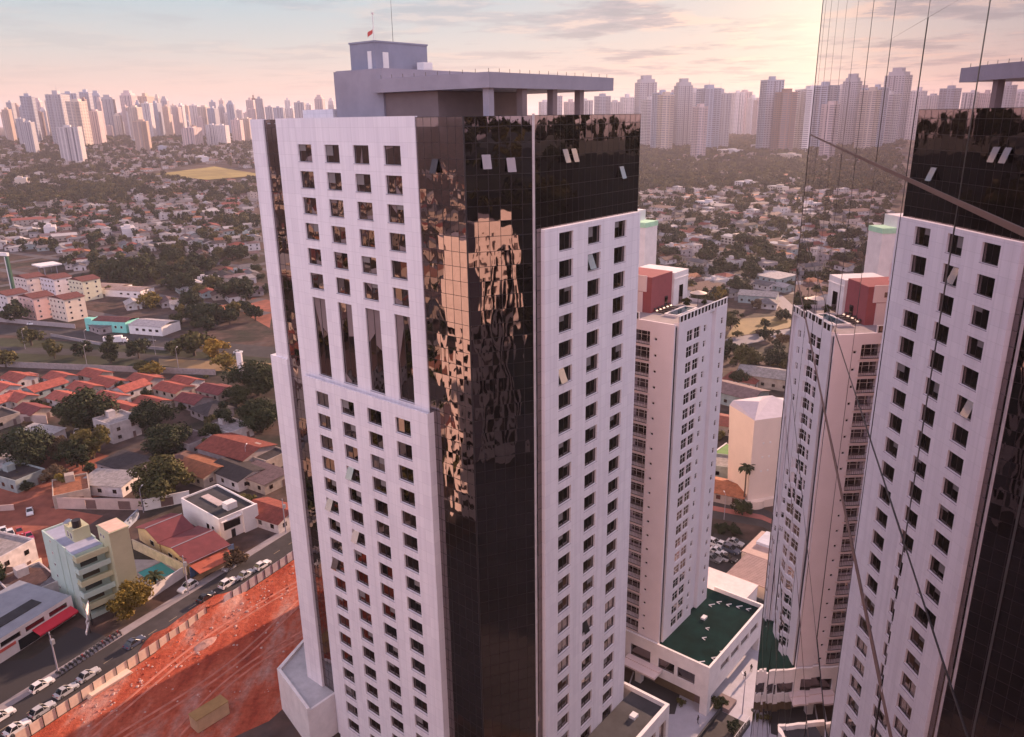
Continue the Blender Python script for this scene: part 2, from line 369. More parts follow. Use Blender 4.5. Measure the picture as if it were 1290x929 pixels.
# window of the white tower: white-grey frame, one mullion, two dark panes; outward is -Y
WV = []
def window_mesh(w, h, seed, open_pane=False, parts=2):
    r = random.Random(seed); mb = MB(); e = .06
    mb.box(-w / 2, -.03, -h / 2, w / 2, .05, -h / 2 + e, 1); mb.box(-w / 2, -.03, h / 2 - e, w / 2, .05, h / 2, 1)
    mb.box(-w / 2, -.03, -h / 2 + e, -w / 2 + e, .05, h / 2 - e, 1); mb.box(w / 2 - e, -.03, -h / 2 + e, w / 2, .05, h / 2 - e, 1)
    mb.box(-w / 2 - .06, -.33, -h / 2 - .07, w / 2 + .06, -.035, -h / 2 - .004, 4)
    for k in range(1, parts):
        x = -w / 2 + w * k / parts; mb.box(x - e / 2, -.03, -h / 2 + e, x + e / 2, .05, h / 2 - e, 1)
    for k in range(parts):
        a, b = -w / 2 + w * k / parts + e, -w / 2 + w * (k + 1) / parts - e; t1, t2 = r.gauss(0, .012), r.gauss(0, .012)
        f = lambda x, z: (x, .01 + t1 * (x - (a + b) / 2) + t2 * z, z)
        if open_pane and k == 0:
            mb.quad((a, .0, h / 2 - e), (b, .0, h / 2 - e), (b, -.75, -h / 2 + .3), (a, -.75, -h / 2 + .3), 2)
            mb.quad((a, .035, -h / 2 + e), (b, .035, -h / 2 + e), (b, .035, h / 2 - e), (a, .035, h / 2 - e), 1)
        else: mb.quad(f(a, -h / 2 + e), f(b, -h / 2 + e), f(b, h / 2 - e), f(a, h / 2 - e), 0)
    if parts == 2 and h < 4 and not open_pane and seed % 3 == 0:
        a, b = (-w / 2 + e, -e) if seed % 2 else (e, w / 2 - e); z = h / 2 - e - (.5 + .25 * (seed % 4)); mb.quad((a, -.022, z), (b, -.022, z), (b, -.022, h / 2 - e), (a, -.022, h / 2 - e), 3)
    o = mb.build('window', [win_glass, mullion_m, pane_lit, blind_m, grey_conc]); me = o.data; bpy.data.objects.remove(o); return me
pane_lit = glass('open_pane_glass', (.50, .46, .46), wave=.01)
pale_pane = glass('pale_reflecting_glass', (.52, .47, .49), wave=.03, scale=.5)
blind_m = plain('window_blind', (.20, .18, .18), .8, 0, .1)

# ------------------------------------------------------------------ the white and bronze glass office tower
def build_tower():
    rnd = random.Random(5)
    t = thing('office_tower', 'tall office tower of white cladding and dark glass with a roof canopy, centre', 'tower', (-1.6, 83.7, 0), RZ)
    mb = MB(); mb.prism([(.12, 4.2), (6.75, .12), (29.3, .12), (29.3, 43.9), (.12, 43.9)], 0, 99.6)
    mb.build('core_wall', [brown_wall], t)
    # cladding
    fl = lambda p: (lambda u, v, d: (-p + d, u, v)); fr = lambda p: (lambda u, v, d: (u, -p + d, v))
    zk = lambda k: 96.0 - 3.36 * k
    cols = [15.4, 20.97, 26.53, 32.1]; w, h = 2.85, 2.15
    up = [(c - w / 2, c + w / 2, zk(k) - h / 2, zk(k) + h / 2) for k in range(6) for c in cols]
    tall = [(c - w / 2, c + w / 2, 65.6, 76.9) for c in cols]
    mb = MB(); panel(mb, 11.4, 37.9, 64, 100.25, up + tall, .3, fl(.15)); mb.quad((-.15, 36.0, 0), (-.15, 37.9, 0), (-.15, 37.9, 64), (-.15, 36.0, 64))
    mb.box(-.15, 11.4, 100.25, .35, 37.9, 100.3); mb.quad((-.15, 11.4, 64), (.3, 11.4, 64), (.3, 11.4, 100.25), (-.15, 11.4, 100.25)); mb.quad((-.15, 37.9, 0), (.3, 37.9, 0), (.3, 37.9, 100.25), (-.15, 37.9, 100.25))
    pu = mb.build('cladding_panel', white_clad, t)
    lowr = [(c - w / 2, c + w / 2, zk(k) - h / 2, zk(k) + h / 2) for k in range(10, 28) for c in cols]
    mb = MB(); panel(mb, 10.75, 36, 0, 65.25, lowr, .35, fl(1.1))
    mb.quad((-1.1, 10.75, 0), (.1, 10.75, 0), (.1, 10.75, 65.25), (-1.1, 10.75, 65.25)); mb.quad((-1.1, 36, 0), (-.16, 36, 0), (-.16, 36, 65.25), (-1.1, 36, 65.25))
    mb.quad((-1.1, 10.75, 65.25), (-.85, 10.75, 65.25), (-.85, 36, 65.25), (-1.1, 36, 65.25)); mb.quad((-.85, 10.75, 65.25), (-.85, 36, 65.25), (-.85, 36, 64.4), (-.85, 10.75, 64.4)); mb.quad((-.85, 10.75, 64.4), (-.85, 36, 64.4), (-.16, 36, 64.4), (-.16, 10.75, 64.4))
    pl = mb.build('cladding_panel', white_clad, t)
    rc = [12.2, 18.2, 24.2]
    rr = [(c - w / 2, c + w / 2, zk(k) - h / 2, zk(k) + h / 2) for k in range(3, 28) for c in rc]
    mb = MB(); panel(mb, 8.0, 29.1, 0, 87.7, rr, .35, fr(.6))
    mb.quad((8, -.6, 0), (8, .2, 0), (8, .2, 87.7), (8, -.6, 87.7)); mb.quad((29.1, -.6, 0), (29.1, .1, 0), (29.1, .1, 87.7), (29.1, -.6, 87.7)); mb.quad((8, -.6, 87.7), (29.1, -.6, 87.7), (29.1, .1, 87.7), (8, .1, 87.7))
    pr = mb.build('cladding_panel', white_clad, t)
    mb = MB(); mb.box(-.15, 40.9, 66.5, .6, 43.9, 100.25); mb.box(-.35, 40.9, 0, .6, 45.1, 66.5); mb.build('side_fin', white_clad, t)
    # windows: the hundred that show largest one by one, the rest of them together
    ms = [window_mesh(w, h, 100 + i) for i in range(13)]; op = window_mesh(w, h, 7, True); tl_ = [window_mesh(w, 11.3, 40 + i, parts=2) for i in range(4)]
    rest = MB()
    def put_rest(me, loc, rz):
        c, s = math.cos(rz), math.sin(rz); i = len(rest.v)
        for v in me.vertices: rest.v.append((loc[0] + c * v.co.x - s * v.co.y, loc[1] + s * v.co.x + c * v.co.y, loc[2] + v.co.z))
        for p in me.polygons: rest.f.append(tuple(i + j for j in p.vertices)); rest.m.append(p.material_index)
    RL = -math.pi / 2
    opens_r, opens_l = {(8, 0), (4, 1), (20, 1)}, {(15, 3), (16, 2), (13, 2), (18, 3)}
    n = 0
    def win(me, loc, rz, big, par):
        nonlocal n
        if big: put('window', me, par, loc, rz); n += 1
        else: put_rest(me, loc, rz)
    for k in range(6):
        for c in cols: win(rnd.choice(ms), (.1, c, zk(k)), RL, True, t)
    for i, c in enumerate(cols): win(tl_[i], (.1, c, 71.25), RL, True, t)
    for k in range(10, 28):
        for i, c in enumerate(cols): win(op if (k, i) in opens_l else rnd.choice(ms), (-.8, c, zk(k)), RL, k < 17, t)
    for k in range(3, 28):
        for i, c in enumerate(rc): win(op if (k, i) in opens_r else rnd.choice(ms), (c, -.3, zk(k)), 0, k < 17, t)
    o = rest.build('window', [win_glass, mullion_m, pane_lit, blind_m, grey_conc], t); o['kind'] = 'stuff'
    # curtain walls: separate panes, each very slightly out of true
    fh = 1.68; vs = [0.0 + fh * i for i in range(60)]; vs = [v for v in vs if v < 99.7] + [100.15]
    S = math.hypot(6.7, 4.1); cx, cy = 6.7 / S, -4.1 / S
    fch = lambda u, v, d: (0 + cx * u + d * (-cy) * 1, 4.1 + cy * u + d * cx, v)
    def curtain(us, vv, fn, tilt=.004):
        mb = MB(); glass_grid(mb, us, vv, fn, tilt, rnd); o = mb.build('curtain_wall', tower_glass, t)
        m2 = MB(); bars(m2, us, vv, fn, .05, .012); m2.build('mullion', mullion_m, o); return o
    curtain(frange(4.1, 11.42, 6), vs, fl(0)); curtain(frange(0, S, 6), vs, fch)
    curtain(frange(6.7, 8.02, 1), [v for v in vs if v < 88] + [88.2], fr(0)); curtain(frange(6.7, 29.3, 18), [v for v in vs if v > 86.5], fr(0), .002)
    curtain(frange(37.9, 40.9, 2), vs, fl(-.1))
    mb = MB(); mb.tube((-.02, 4.08, 0), (-.02, 4.08, 100.2), .10); mb.build('corner_trim', mullion_m, t)
    mb = MB(); mb.box(6.55, -.13, 0, 6.83, .02, 100.35); mb.build('corner_mullion', pale_mullion, t)
    # three vents propped open in the glass, upper right and corner
    for (u, v, fn) in ((12.6, 95.6, fr(0)), (14.3, 95.6, fr(0)), (24.9, 93.0, fr(0)), (2.4, 95.4, fch), (5.2, 95.0, fch), (8.5, 94.9, fl(0))):
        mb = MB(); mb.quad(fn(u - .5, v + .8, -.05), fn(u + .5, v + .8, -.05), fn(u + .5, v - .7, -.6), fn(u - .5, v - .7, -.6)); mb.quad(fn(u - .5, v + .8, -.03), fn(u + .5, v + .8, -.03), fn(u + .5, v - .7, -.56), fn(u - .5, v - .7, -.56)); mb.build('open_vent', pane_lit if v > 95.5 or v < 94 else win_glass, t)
    # roof
    mb = MB(); mb.prism([(.1, 4.3), (6.7, .2), (29.2, .2), (29.2, 43.8), (.1, 43.8)], 99.62, 99.75); mb.build('roof_deck', grey_roof, t)
    mb = MB(); mb.box(3, 3, 103.05, 27.3, 22.0, 104.6); mb.box(3.6, 3.6, 104.6, 26.7, 21.4, 104.67); mb.build('canopy', grey_conc, t)
    for x, y in ((3.6, 3.6), (9.35, 3.6), (15.1, 3.6), (20.7, 3.6)):
        mb = MB(); mb.box(x, y, 99.75, x + .85, y + .85, 103.05); mb.build('canopy_column', brown_wall if x > 9 else grey_conc, t)
    mb = MB(); mb.box(4.3, 12, 99.75, 20, 21, 103.0); mb.build('penthouse_wall', brown_wall, t)  # brown of this wall and the further columns paints in the canopy's shade
    mb = MB(); mb.box(4.0, 21.0, 99.75, 24, 30.25, 105.8); mb.box(4.2, 21.2, 105.8, 23.8, 30.05, 105.9); mb.build('plant_room', grey_conc, t)
    mb = MB(); mb.box(6, 24.3, 105.9, 15, 29.1, 109.1); mb.box(5.9, 24.2, 109.1, 15.1, 29.2, 109.3); st = mb.build('stair_house', grey_conc2, t)
    mb = MB(); mb.box(7.2, 24.22, 105.9, 8.1, 24.3, 108.0); mb.box(5.93, 25.0, 105.9, 6.0, 25.7, 108.1); mb.build('door', frame_m, st)
    mb = MB(); mb.box(12, 22, 105.9, 13.6, 23.2, 106.9); mb.box(12.05, 21.95, 106.05, 13.55, 22.0, 106.75); mb.build('air_conditioner', frame_m, t)
    mb = MB(); mb.box(4, 31, 99.75, 6, 37.5, 101.35); mb.build('parapet_block', white_clad, t)
    mb = MB(); mb.tube((6.4, 24.8, 104.4), (6.4, 24.8, 112.3), .07, .04, 6); mb.tube((6.4, 24.8, 112.3), (6.4, 24.8, 112.5), .16, .16, 6); mb.build('antenna_mast', pale_mullion, t)
    mb = MB(); mb.tube((9.9, 25.2, 109.3), (9.9, 25.2, 115), .035, .02, 6); mb.build('lightning_rod', mullion_m, t)
    mb = MB()
    for i in range(6):
        a, b = i * .16, (i + 1) * .16; za, zb = .14 * math.sin(i), .14 * math.sin(i + 1)
        mb.quad((6.3 + za, 24.85 + a, 110.7 - a * .5), (6.3 + zb, 24.85 + b, 110.7 - b * .5), (6.3 + zb, 24.85 + b, 110.3 - b * .7), (6.3 + za, 24.85 + a, 110.3 - a * .7))
    mb.build('windsock', color_mat('red_cloth', (.5, .09, .08)), t)
    mb = MB()
    for i in range(14): mb.tube((3.1 + i * 1.75, 3.1, 104.6), (3.1 + i * 1.75, 3.1, 105.0), .03, n=5)
    for i in range(9): mb.tube((3.1, 5 + i * 1.9, 104.6), (3.1, 5 + i * 1.9, 105.0), .03, n=5)
    mb.build('lightning_spike', mullion_m, t)
build_tower()

# ------------------------------------------------------------------ the mirror-glass building we look along
MA = 17.35
def build_mirror():
    rnd = random.Random(3)
    d = az_dir(MA + 90) * 1.1
    t = thing('mirror_building', 'close mirror glass facade at the right edge reflecting the white tower', 'building', (d.x, d.y, 0), -rad(MA))
    E_ = 20.6
    us = [u for u in [5.05 + 1.8 * k for k in range(-8, 9)] if u < E_ - .3] + [E_]; us = sorted(us)
    fl_ = [99.5 + 3.35 * k for k in range(-29, 5)]
    vs = sorted([v for f in fl_ for v in (f, f - 2.2)]); vs = [0] + [v for v in vs if v > .8] 
    fn = lambda u, v, dd: (dd, u, v)
    mb = MB()
    for a, b in zip(us, us[1:]):
        for c, e in zip(vs, vs[1:]):
            s = .0006 if c > 97 else (.0014 if c > 90 else .0035)
            t1, t2 = rnd.gauss(0, s), rnd.gauss(0, s)
            off = lambda u, v: t1 * (u - (a + b) / 2) + t2 * (v - (c + e) / 2)
            mb.quad(fn(a, c, off(a, c)), fn(b, c, off(b, c)), fn(b, e, off(b, e)), fn(a, e, off(a, e)))
    cw = mb.build('curtain_wall', mirror_glass, t)
    m = MB()
    for u in us[:-1]: m.box(-.0016, u - .014, 0, .03, u + .014, vs[-1])
    for f in fl_:
        if 90 < f < 101: m.box(-.003, us[0], f - 2.2 - .008, .03, E_ - .07, f - 2.2 + .008)
    m.build('mullion', mullion_m, cw)
    m = MB()
    for f in fl_:
        w_ = .034 if 95 < f < 97 else (.016 if 97 < f < 101 else .006)
        m.box(-.004, us[0], f - w_, .03, E_ - .07, f + w_)
    m.build('transom', bronze_m, cw)
    m = MB(); m.box(-.006, E_ - .07, 0, .12, E_ + .05, vs[-1]); m.build('corner_trim', mullion_m, t)
    m = MB(); m.box(.15, us[0], 0, 34, E_ - .05, vs[-1] - .1); m.build('core_wall', brown_wall, t)
    # end wall: stone panels with strips of windows, turned to the low sun
    holes = [(x, x + 1.6, z, z + 1.9) for x in (3.2, 7.2, 11.2, 19.2, 23.2, 27.2) for z in [4 + 3.35 * k for k in range(29)]]
    m = MB(); panel(m, .2, 34, 0, vs[-1], holes, .25, lambda u, v, dd: (u, E_ + .05 - dd, v)); ew = m.build('end_wall', cladding('brown_stone', (.13, .10, .095), 1.6, 1.1, .75), t)
    boxes_ = MB(); boxes_.box(5.2, E_ + .06, 20, 6.9, E_ + .3, 86); boxes_.box(12.9, E_ + .06, 30, 15.6, E_ + .3, 90); boxes_.box(9.0, E_ + .06, 26, 10.9, E_ + .3, 84); boxes_.build('pilaster', color_mat('pale_pink_stone', (.70, .60, .55)), ew)
    m = MB(); m.quad((.2, E_ - .19, 0), (34, E_ - .19, 0), (34, E_ - .19, vs[-1]), (.2, E_ - .19, vs[-1])); m.build('window', win_glass, ew)
    # the wing the picture was taken from, behind the viewer
    m = MB(); m.box(-46, -34, 0, -.1, -2.2, 108); wg = m.build('wing_wall', cladding('tan_render', (.42, .30, .25), 1.4, 1.7, .7), t)
build_mirror()

# ------------------------------------------------------------------ the residential tower with the roof pool
RQ = Vector((25.5, 117.4, 0))
def build_residential():
    rnd = random.Random(9)
    t = thing('apartment_tower', 'slender pale pink apartment tower with roof pool, behind the right side of the office tower', 'tower', tuple(RQ), RZ)
    z0, zt, fh = 9.0, 68.2, 2.72
    rows = [65.9 - fh * k for k in range(21)]
    hr = []
    for z in rows:
        hr += [(4.3, 6.55, z - 1.05, z + .9), (6.75, 9.0, z - 1.05, z + .9), (10.25, 11.2, z - .55, z + .65), (16.7, 17.6, z - .55, z + .6)]
    mb = MB()
    panel(mb, 1.45, 12.2, z0, zt + .55, [h for h in hr if h[0] < 12], .22, lambda u, v, d: (u, d, v))
    panel(mb, 12.2, 14.6, z0, zt + .55, [], .2, lambda u, v, d: (u, d + .7, v))
    panel(mb, 14.6, 18.8, z0, zt + .55, [h for h in hr if h[0] > 12], .22, lambda u, v, d: (u, d, v))
    for x in (1.45, 12.2, 14.6): mb.quad((x, 0, z0), (x, .9, z0), (x, .9, zt + .55), (x, 0, zt + .55))
    mb.box(18.79, .01, z0, 18.8, 16, zt + .55); mb.box(.3, 16, z0, 18.8, 16.2, zt + .55)
    mb.quad((1.45, 0, zt + .55), (18.8, 0, zt + .55), (18.8, .25, zt + .55), (1.45, .25, zt + .55)); mb.quad((1.45, .25, zt), (18.8, .25, zt), (18.8, .25, zt + .55), (1.45, .25, zt + .55))
    mb.build('side_wall', color_mat('lavender_white', (.70, .655, .68), var=.06, scale=.25), t)
    mb = MB(); mb.box(.32, .35, z0, 1.44, .9, zt - .2); mb.build('dark_joint', mullion_m, t)  # dark strip set back in the slot beside the corner
    hl = [(3.0, 3.55, z - .25, z + .3) for z in rows] + [(4.3, 7.6, z - 1.1, z + 1.15) for z in rows] + [(10.2, 12.4, z - .7, z + .7) for z in rows]
    mb = MB(); panel(mb, .0, 16.2, z0, zt + .55, hl, 1.2, lambda u, v, d: (d, u, v)); mb.quad((0, 0, z0), (.31, 0, z0), (.31, 0, zt + .55), (0, 0, zt + .55)); mb.quad((.31, 0, z0), (.31, .9, z0), (.31, .9, zt), (.31, 0, zt))
    mb.quad((0, 0, zt + .55), (.3, 0, zt + .55), (.3, 16, zt + .55), (0, 16, zt + .55)); mb.build('front_wall', color_mat('salmon_paint', (.75, .68, .71), var=.06, scale=.2), t)
    mb = MB(); mb.box(1.3, 1, z0, 18.6, 16, zt - .1); mb.build('core_wall', brown_wall, t)
    # windows
    def wm(w, h, parts, rail=False):
        m = MB(); e = .07
        m.box(-w / 2, -.02, -h / 2, w / 2, .03, -h / 2 + e, 1); m.box(-w / 2, -.02, h / 2 - e, w / 2, .03, h / 2, 1)
        for k in range(parts + 1):
            x = -w / 2 + (w - e) * k / parts; m.box(x, -.02, -h / 2 + e, x + e, .03, h / 2 - e, 1)
        m.box(-w / 2 + e, -.018, .12, w / 2 - e, .028, .18, 1)
        a, b = rnd.gauss(0, .02), rnd.gauss(0, .02)
        m.quad((-w / 2, .01 + a, -h / 2), (w / 2, .01 - a, -h / 2), (w / 2, .01 - a + b, h / 2), (-w / 2, .01 + a + b, h / 2), 0)
        o = m.build('window', [win_glass if parts < 2 or rnd.random() < .3 else pale_pane, frame_m]); me = o.data; bpy.data.objects.remove(o); return me
    big = [wm(2.25, 1.95, 2) for _ in range(5)]; small = wm(.95, 1.2, 1); tiny = wm(.55, .55, 1); bal = [wm(3.3, 2.2, 3) for _ in range(5)]
    rest = MB()
    def place(me, loc, rz, one):
        if one: put('window', me, t, loc, rz); return
        c, s = math.cos(rz), math.sin(rz); i = len(rest.v)
        for v in me.vertices: rest.v.append((loc[0] + c * v.co.x - s * v.co.y, loc[1] + s * v.co.x + c * v.co.y, loc[2] + v.co.z))
        for p in me.polygons: rest.f.append(tuple(i + j for j in p.vertices)); rest.m.append(p.material_index)
    for k, z in enumerate(rows):
        one = k < 16
        place(rnd.choice(big), (5.42, .17, z - .075), 0, one); place(rnd.choice(big), (7.87, .17, z - .075), 0, one)
        place(small, (10.72, .17, z + .05), 0, one); place(small, (17.15, .17, z + .02), 0, one)
        place(rnd.choice(bal), (1.1, 5.95, z + .02), -math.pi / 2, k < 16); place(tiny, (.17, 3.27, z + .02), -math.pi / 2, False)
    o = rest.build('window', [win_glass, frame_m], t); o['kind'] = 'stuff'
    for z in rows:
        m = MB(); m.box(-.06, 4.3, z - 1.1, -.02, 7.6, z - .98, 0); m.box(-.06, 4.3, z - .12, -.02, 7.6, z - .06, 0)
        for i in range(12): m.box(-.05, 4.3 + i * .295, z - .98, -.03, 4.34 + i * .295, z - .12, 0)
        m.build('balcony_rail', mullion_m, t)
        m = MB(); m.box(-.10, 3.95, z - 1.32, 0, 7.95, z - 1.16); m.build('floor_ledge', pink_paint, t)
    # roof terrace
    m = MB(); m.box(.3, .3, zt - .1, 18.6, 16, zt); m.build('terrace_deck', paving, t)
    m = MB()
    for i in range(15):
        x = 1.6 + i * 1.2; m.box(x, .03, zt + .55, x + .32, .2, zt + 1.55)
    m.box(1.5, .02, zt + 1.55, 18.8, .22, zt + 1.68); m.build('balustrade', frame_m, t)
    m = MB(); m.box(1.5, .1, zt + .56, 18.7, .13, zt + 1.54); m.build('balustrade_glass', win_glass, t)
    m = MB()
    for i in range(5): m.box(.05, 6.4 + i * 1.6, zt + .55, .18, 6.6 + i * 1.6, zt + 1.6)
    m.box(.04, 6.4, zt + 1.6, .2, 13, zt + 1.7); m.build('balustrade', frame_m, t)
    m = MB(); m.box(.09, 6.5, zt + .56, .12, 12.9, zt + 1.58); m.build('balustrade_glass', win_glass, t)
    m = MB(); m.box(6.5, 3.0, zt, 13.6, 3.3, zt + .35); m.box(6.5, 5.2, zt, 13.6, 5.5, zt + .35); m.box(6.5, 3.3, zt, 6.8, 5.2, zt + .35); m.box(13.3, 3.3, zt, 13.6, 5.2, zt + .35); pk = m.build('pool_rim', white_paint, t)
    m = MB(); m.box(6.8, 3.3, zt + .05, 13.3, 5.2, zt + .26); m.build('pool_water', color_mat('dark_pool_water', (.02, .05, .07), rough=.05), pk)
    m = MB(); m.box(6.4, 8, zt, 13.4, 15.5, zt + 6.1); m.build('penthouse_wall', red_paint, t)
    m = MB(); m.box(6.2, 8.9, zt + 3.6, 6.4, 15.6, zt + 6.3); m.box(6.2, 9.6, zt, 6.39, 15.6, zt + 3.5); m.build('penthouse_panel', pink_paint, t)
    m = MB(); m.box(6.12, 10.6, zt + 4.4, 6.2, 12.2, zt + 5.2); m.box(6.12, 11.2, zt + .1, 6.2, 13, zt + 2.4); m.box(11, 7.93, zt, 12, 8, zt + 2.1); m.build('penthouse_window', win_glass, t)
    m = MB(); m.box(13.4, 7.6, zt, 18.5, 15.5, zt + 5.8); m.box(13.3, 7.5, zt + 4.6, 18.6, 7.6, zt + 4.8); m.build('stair_house', white_paint, t)
    m = MB(); m.box(15.3, 7.5, zt, 16.6, 7.6, zt + 3.4); m.build('penthouse_window', win_glass, t)
    m = MB(); m.box(8, 13.6, zt + 6.1, 10.6, 15.4, zt + 8.9); m.build('tank_house', pink_paint, t)
    for i, (x, y) in enumerate(((7.5, 6.9), (8.7, 6.9), (9.9, 6.9), (11.1, 6.9), (12.3, 6.9))):
        c = thing('sun_lounger', 'dark sun lounger in the row beside the rooftop pool', 'sun lounger', tuple(RQ + Matrix.Rotation(RZ, 3, 'Z') @ Vector((x, y, zt))), RZ, 'loungers by the rooftop pool')
        m = MB(); m.box(-.3, -.9, .2, .3, .4, .3); m.build('seat', mullion_m, c)
        m = MB(); m.quad((-.3, .4, .3), (.3, .4, .3), (.3, .95, .75), (-.3, .95, .75)); m.quad((-.3, .4, .24), (.3, .4, .24), (.3, .98, .70), (-.3, .98, .70)); m.build('backrest', mullion_m, c)
        for sx in (-.25, .2):
            for sy in (-.8, .3): m = MB(); m.box(sx, sy, 0, sx + .05, sy + .05, .2); m.build('leg', mullion_m, c)
    c = thing('parasol', 'round pale parasol open on the rooftop terrace of the apartment tower', 'parasol', tuple(RQ + Matrix.Rotation(RZ, 3, 'Z') @ Vector((16.0, 4.2, zt))), RZ)
    m = MB(); m.tube((0, 0, 0), (0, 0, 2.5), .05); m.build('pole', mullion_m, c)
    m = MB(); m.tube((0, 0, 2.3), (0, 0, 2.75), 1.5, .1, 16); m.build('canopy', cream_paint, c)
    # planters round the terrace
    for x, y, s in ((14.6, 5.6, 1.2), (16.2, 6.4, 1.5), (17.6, 3.8, 1.3), (17.8, 1.5, 1.0)):
        TERRACE.append((RQ + Matrix.Rotation(RZ, 3, 'Z') @ Vector((x, y, zt)), s))
TERRACE = []
build_residential()

# podium with the green roof, in the same frame
def build_podium():
    t = thing('podium_building', 'low white podium building with dark green flat roof at the foot of the apartment tower', 'building', tuple(RQ), RZ)
    m = MB()
    holes = [(x, x + 3.6, 6.2, 7.8) for x in (4.0, 8.2, 12.4, 16.6)]
    panel(m, -.6, 22.6, 3.4, 10.0, holes, .3, lambda u, v, d: (u, -10.2 + d, v))
    holes = [(-3.6, -.4, 5.2, 7.4), (-7.6, -4.2, 5.2, 7.4), (1.2, 5.4, 5.2, 7.8)]
    panel(m, -10.2, 16, 3.4, 10.0, holes, .3, lambda u, v, d: (-.6 + d, u, v))
    m.box(-.35, -9.9, 9.3, -.3, 16, 9.95); m.box(-.6, -10.2, 10.0, -.2, 16, 10.06); m.box(-.2, -10.2, 10.0, 22.6, -9.8, 10.06); m.box(22.2, -9.8, 3.4, 22.6, 0, 10.06)
    m.box(-.2, -9.9, 9.0, 22.2, -9.8, 9.98); m.box(-.59, -10.19, 0, .8, -8.8, 3.4); m.box(21.6, -10.1, 0, 22.5, -9, 3.4); m.box(-.59, 3, 0, .6, 4.2, 3.4)
    m.build('wall', white_paint, t)
    m = MB(); m.box(-.3, -9.9, 9.0, 22.2, 15.9, 9.2); m.box(10, 16, 3, 22.4, 17, 9); m.build('roof', color_mat('green_roof_coating', (.006, .027, .026), .95, spec=.02, var=.3, scale=.5, var2=.3, scale2=.2), t)
    m = MB(); m.box(-.1, -9.85, 5.6, 22, -9.8, 8.0); m.box(-.25, -9, 4.8, -.2, 12, 8.4); m.build('window', win_glass, t)
    m = MB(); m.box(1.4, -7.8, 0, 21.8, 14, 3.4); m.build('recess_wall', brown_wall, t)
    m = MB(); m.box(1.35, -7.9, 0, 21.0, -7.82, 3.0); m.box(1.3, -6.9, 0, 1.36, 1, 3.0); m.build('shopfront', color_mat('warm_shop_glass', (.20, .15, .10), rough=.1), t)
    m = MB(); m.box(-1.9, -1.4, 4.9, -.62, 5.6, 5.5); m.box(-3.6, -1.4, 4.95, -1.9, 5.6, 5.3); m.build('entrance_canopy', pink_paint, t)
    m = MB()
    for (x, y, l) in ((17, -1.4, 1.6), (18.8, -2.2, 1.3), (19.2, -4, 1.4), (19.8, -5.8, 1.6), (20.2, -7.6, 1.3), (5.5, -9.2, 1.8), (3, -8.8, 1.5), (.5, -7.5, 1.6), (7, -5, 1.1), (10, -4.2, 1.0)):
        m.tube((x, y, 9.28), (x + .6 * l, y - .5 * l, 9.28), .09, n=6); m.tube((x, y, 9.28), (x - .2, y - .7, 9.28), .07, n=6)
    m.box(12, -3, 9.2, 13.2, -2.2, 9.6); m.build('roof_pipe', frame_m, t)
    t2 = thing('flat_roofed_annex', 'plain building with pale pink flat roof between the apartment tower and the car park', 'building', tuple(RQ), RZ)
    m = MB(); m.box(23.5, -5.0, 0, 32.3, 12, 7.0); m.build('wall', white_paint, t2)
    m = MB(); m.box(23.4, -5.1, 7.0, 32.4, 12.1, 7.25); m.build('roof', color_mat('pale_roof', (.62, .54, .54), var=.15), t2)
    m = MB(); m.box(32.45, -7, 0, 32.8, 20, 4.2); m.build('boundary_wall', dark_roof, t2)
    t3 = thing('brown_roofed_shed', 'long low shed with dusty brown ribbed roof beside the car park', 'shed', tuple(RQ), RZ)
    m = MB(); m.box(36.2, -16, 0, 46.4, 3.3, 4.6); m.box(46.4, -16, 0, 58, 4.6, 4.6); m.build('wall', cream_paint, t3)
    m = MB(); m.box(36.0, -16.2, 4.6, 46.6, 3.5, 4.85); m.box(46.61, -16.2, 4.65, 58.2, 4.8, 4.9)
    for i in range(18): m.box(36 + i * .6, -16.2, 4.85, 36.1 + i * .6, 3.5, 4.93)
    m.build('roof', color_mat('dusty_roof', (.42, .30, .27), var=.2), t3)
    m = MB(); m.box(51.5, -3.2, 4.9, 57.5, 3.4, 5.6); m.build('skylight', color_mat('pale_skylight', (.55, .58, .66), rough=.3), t3)
build_podium()
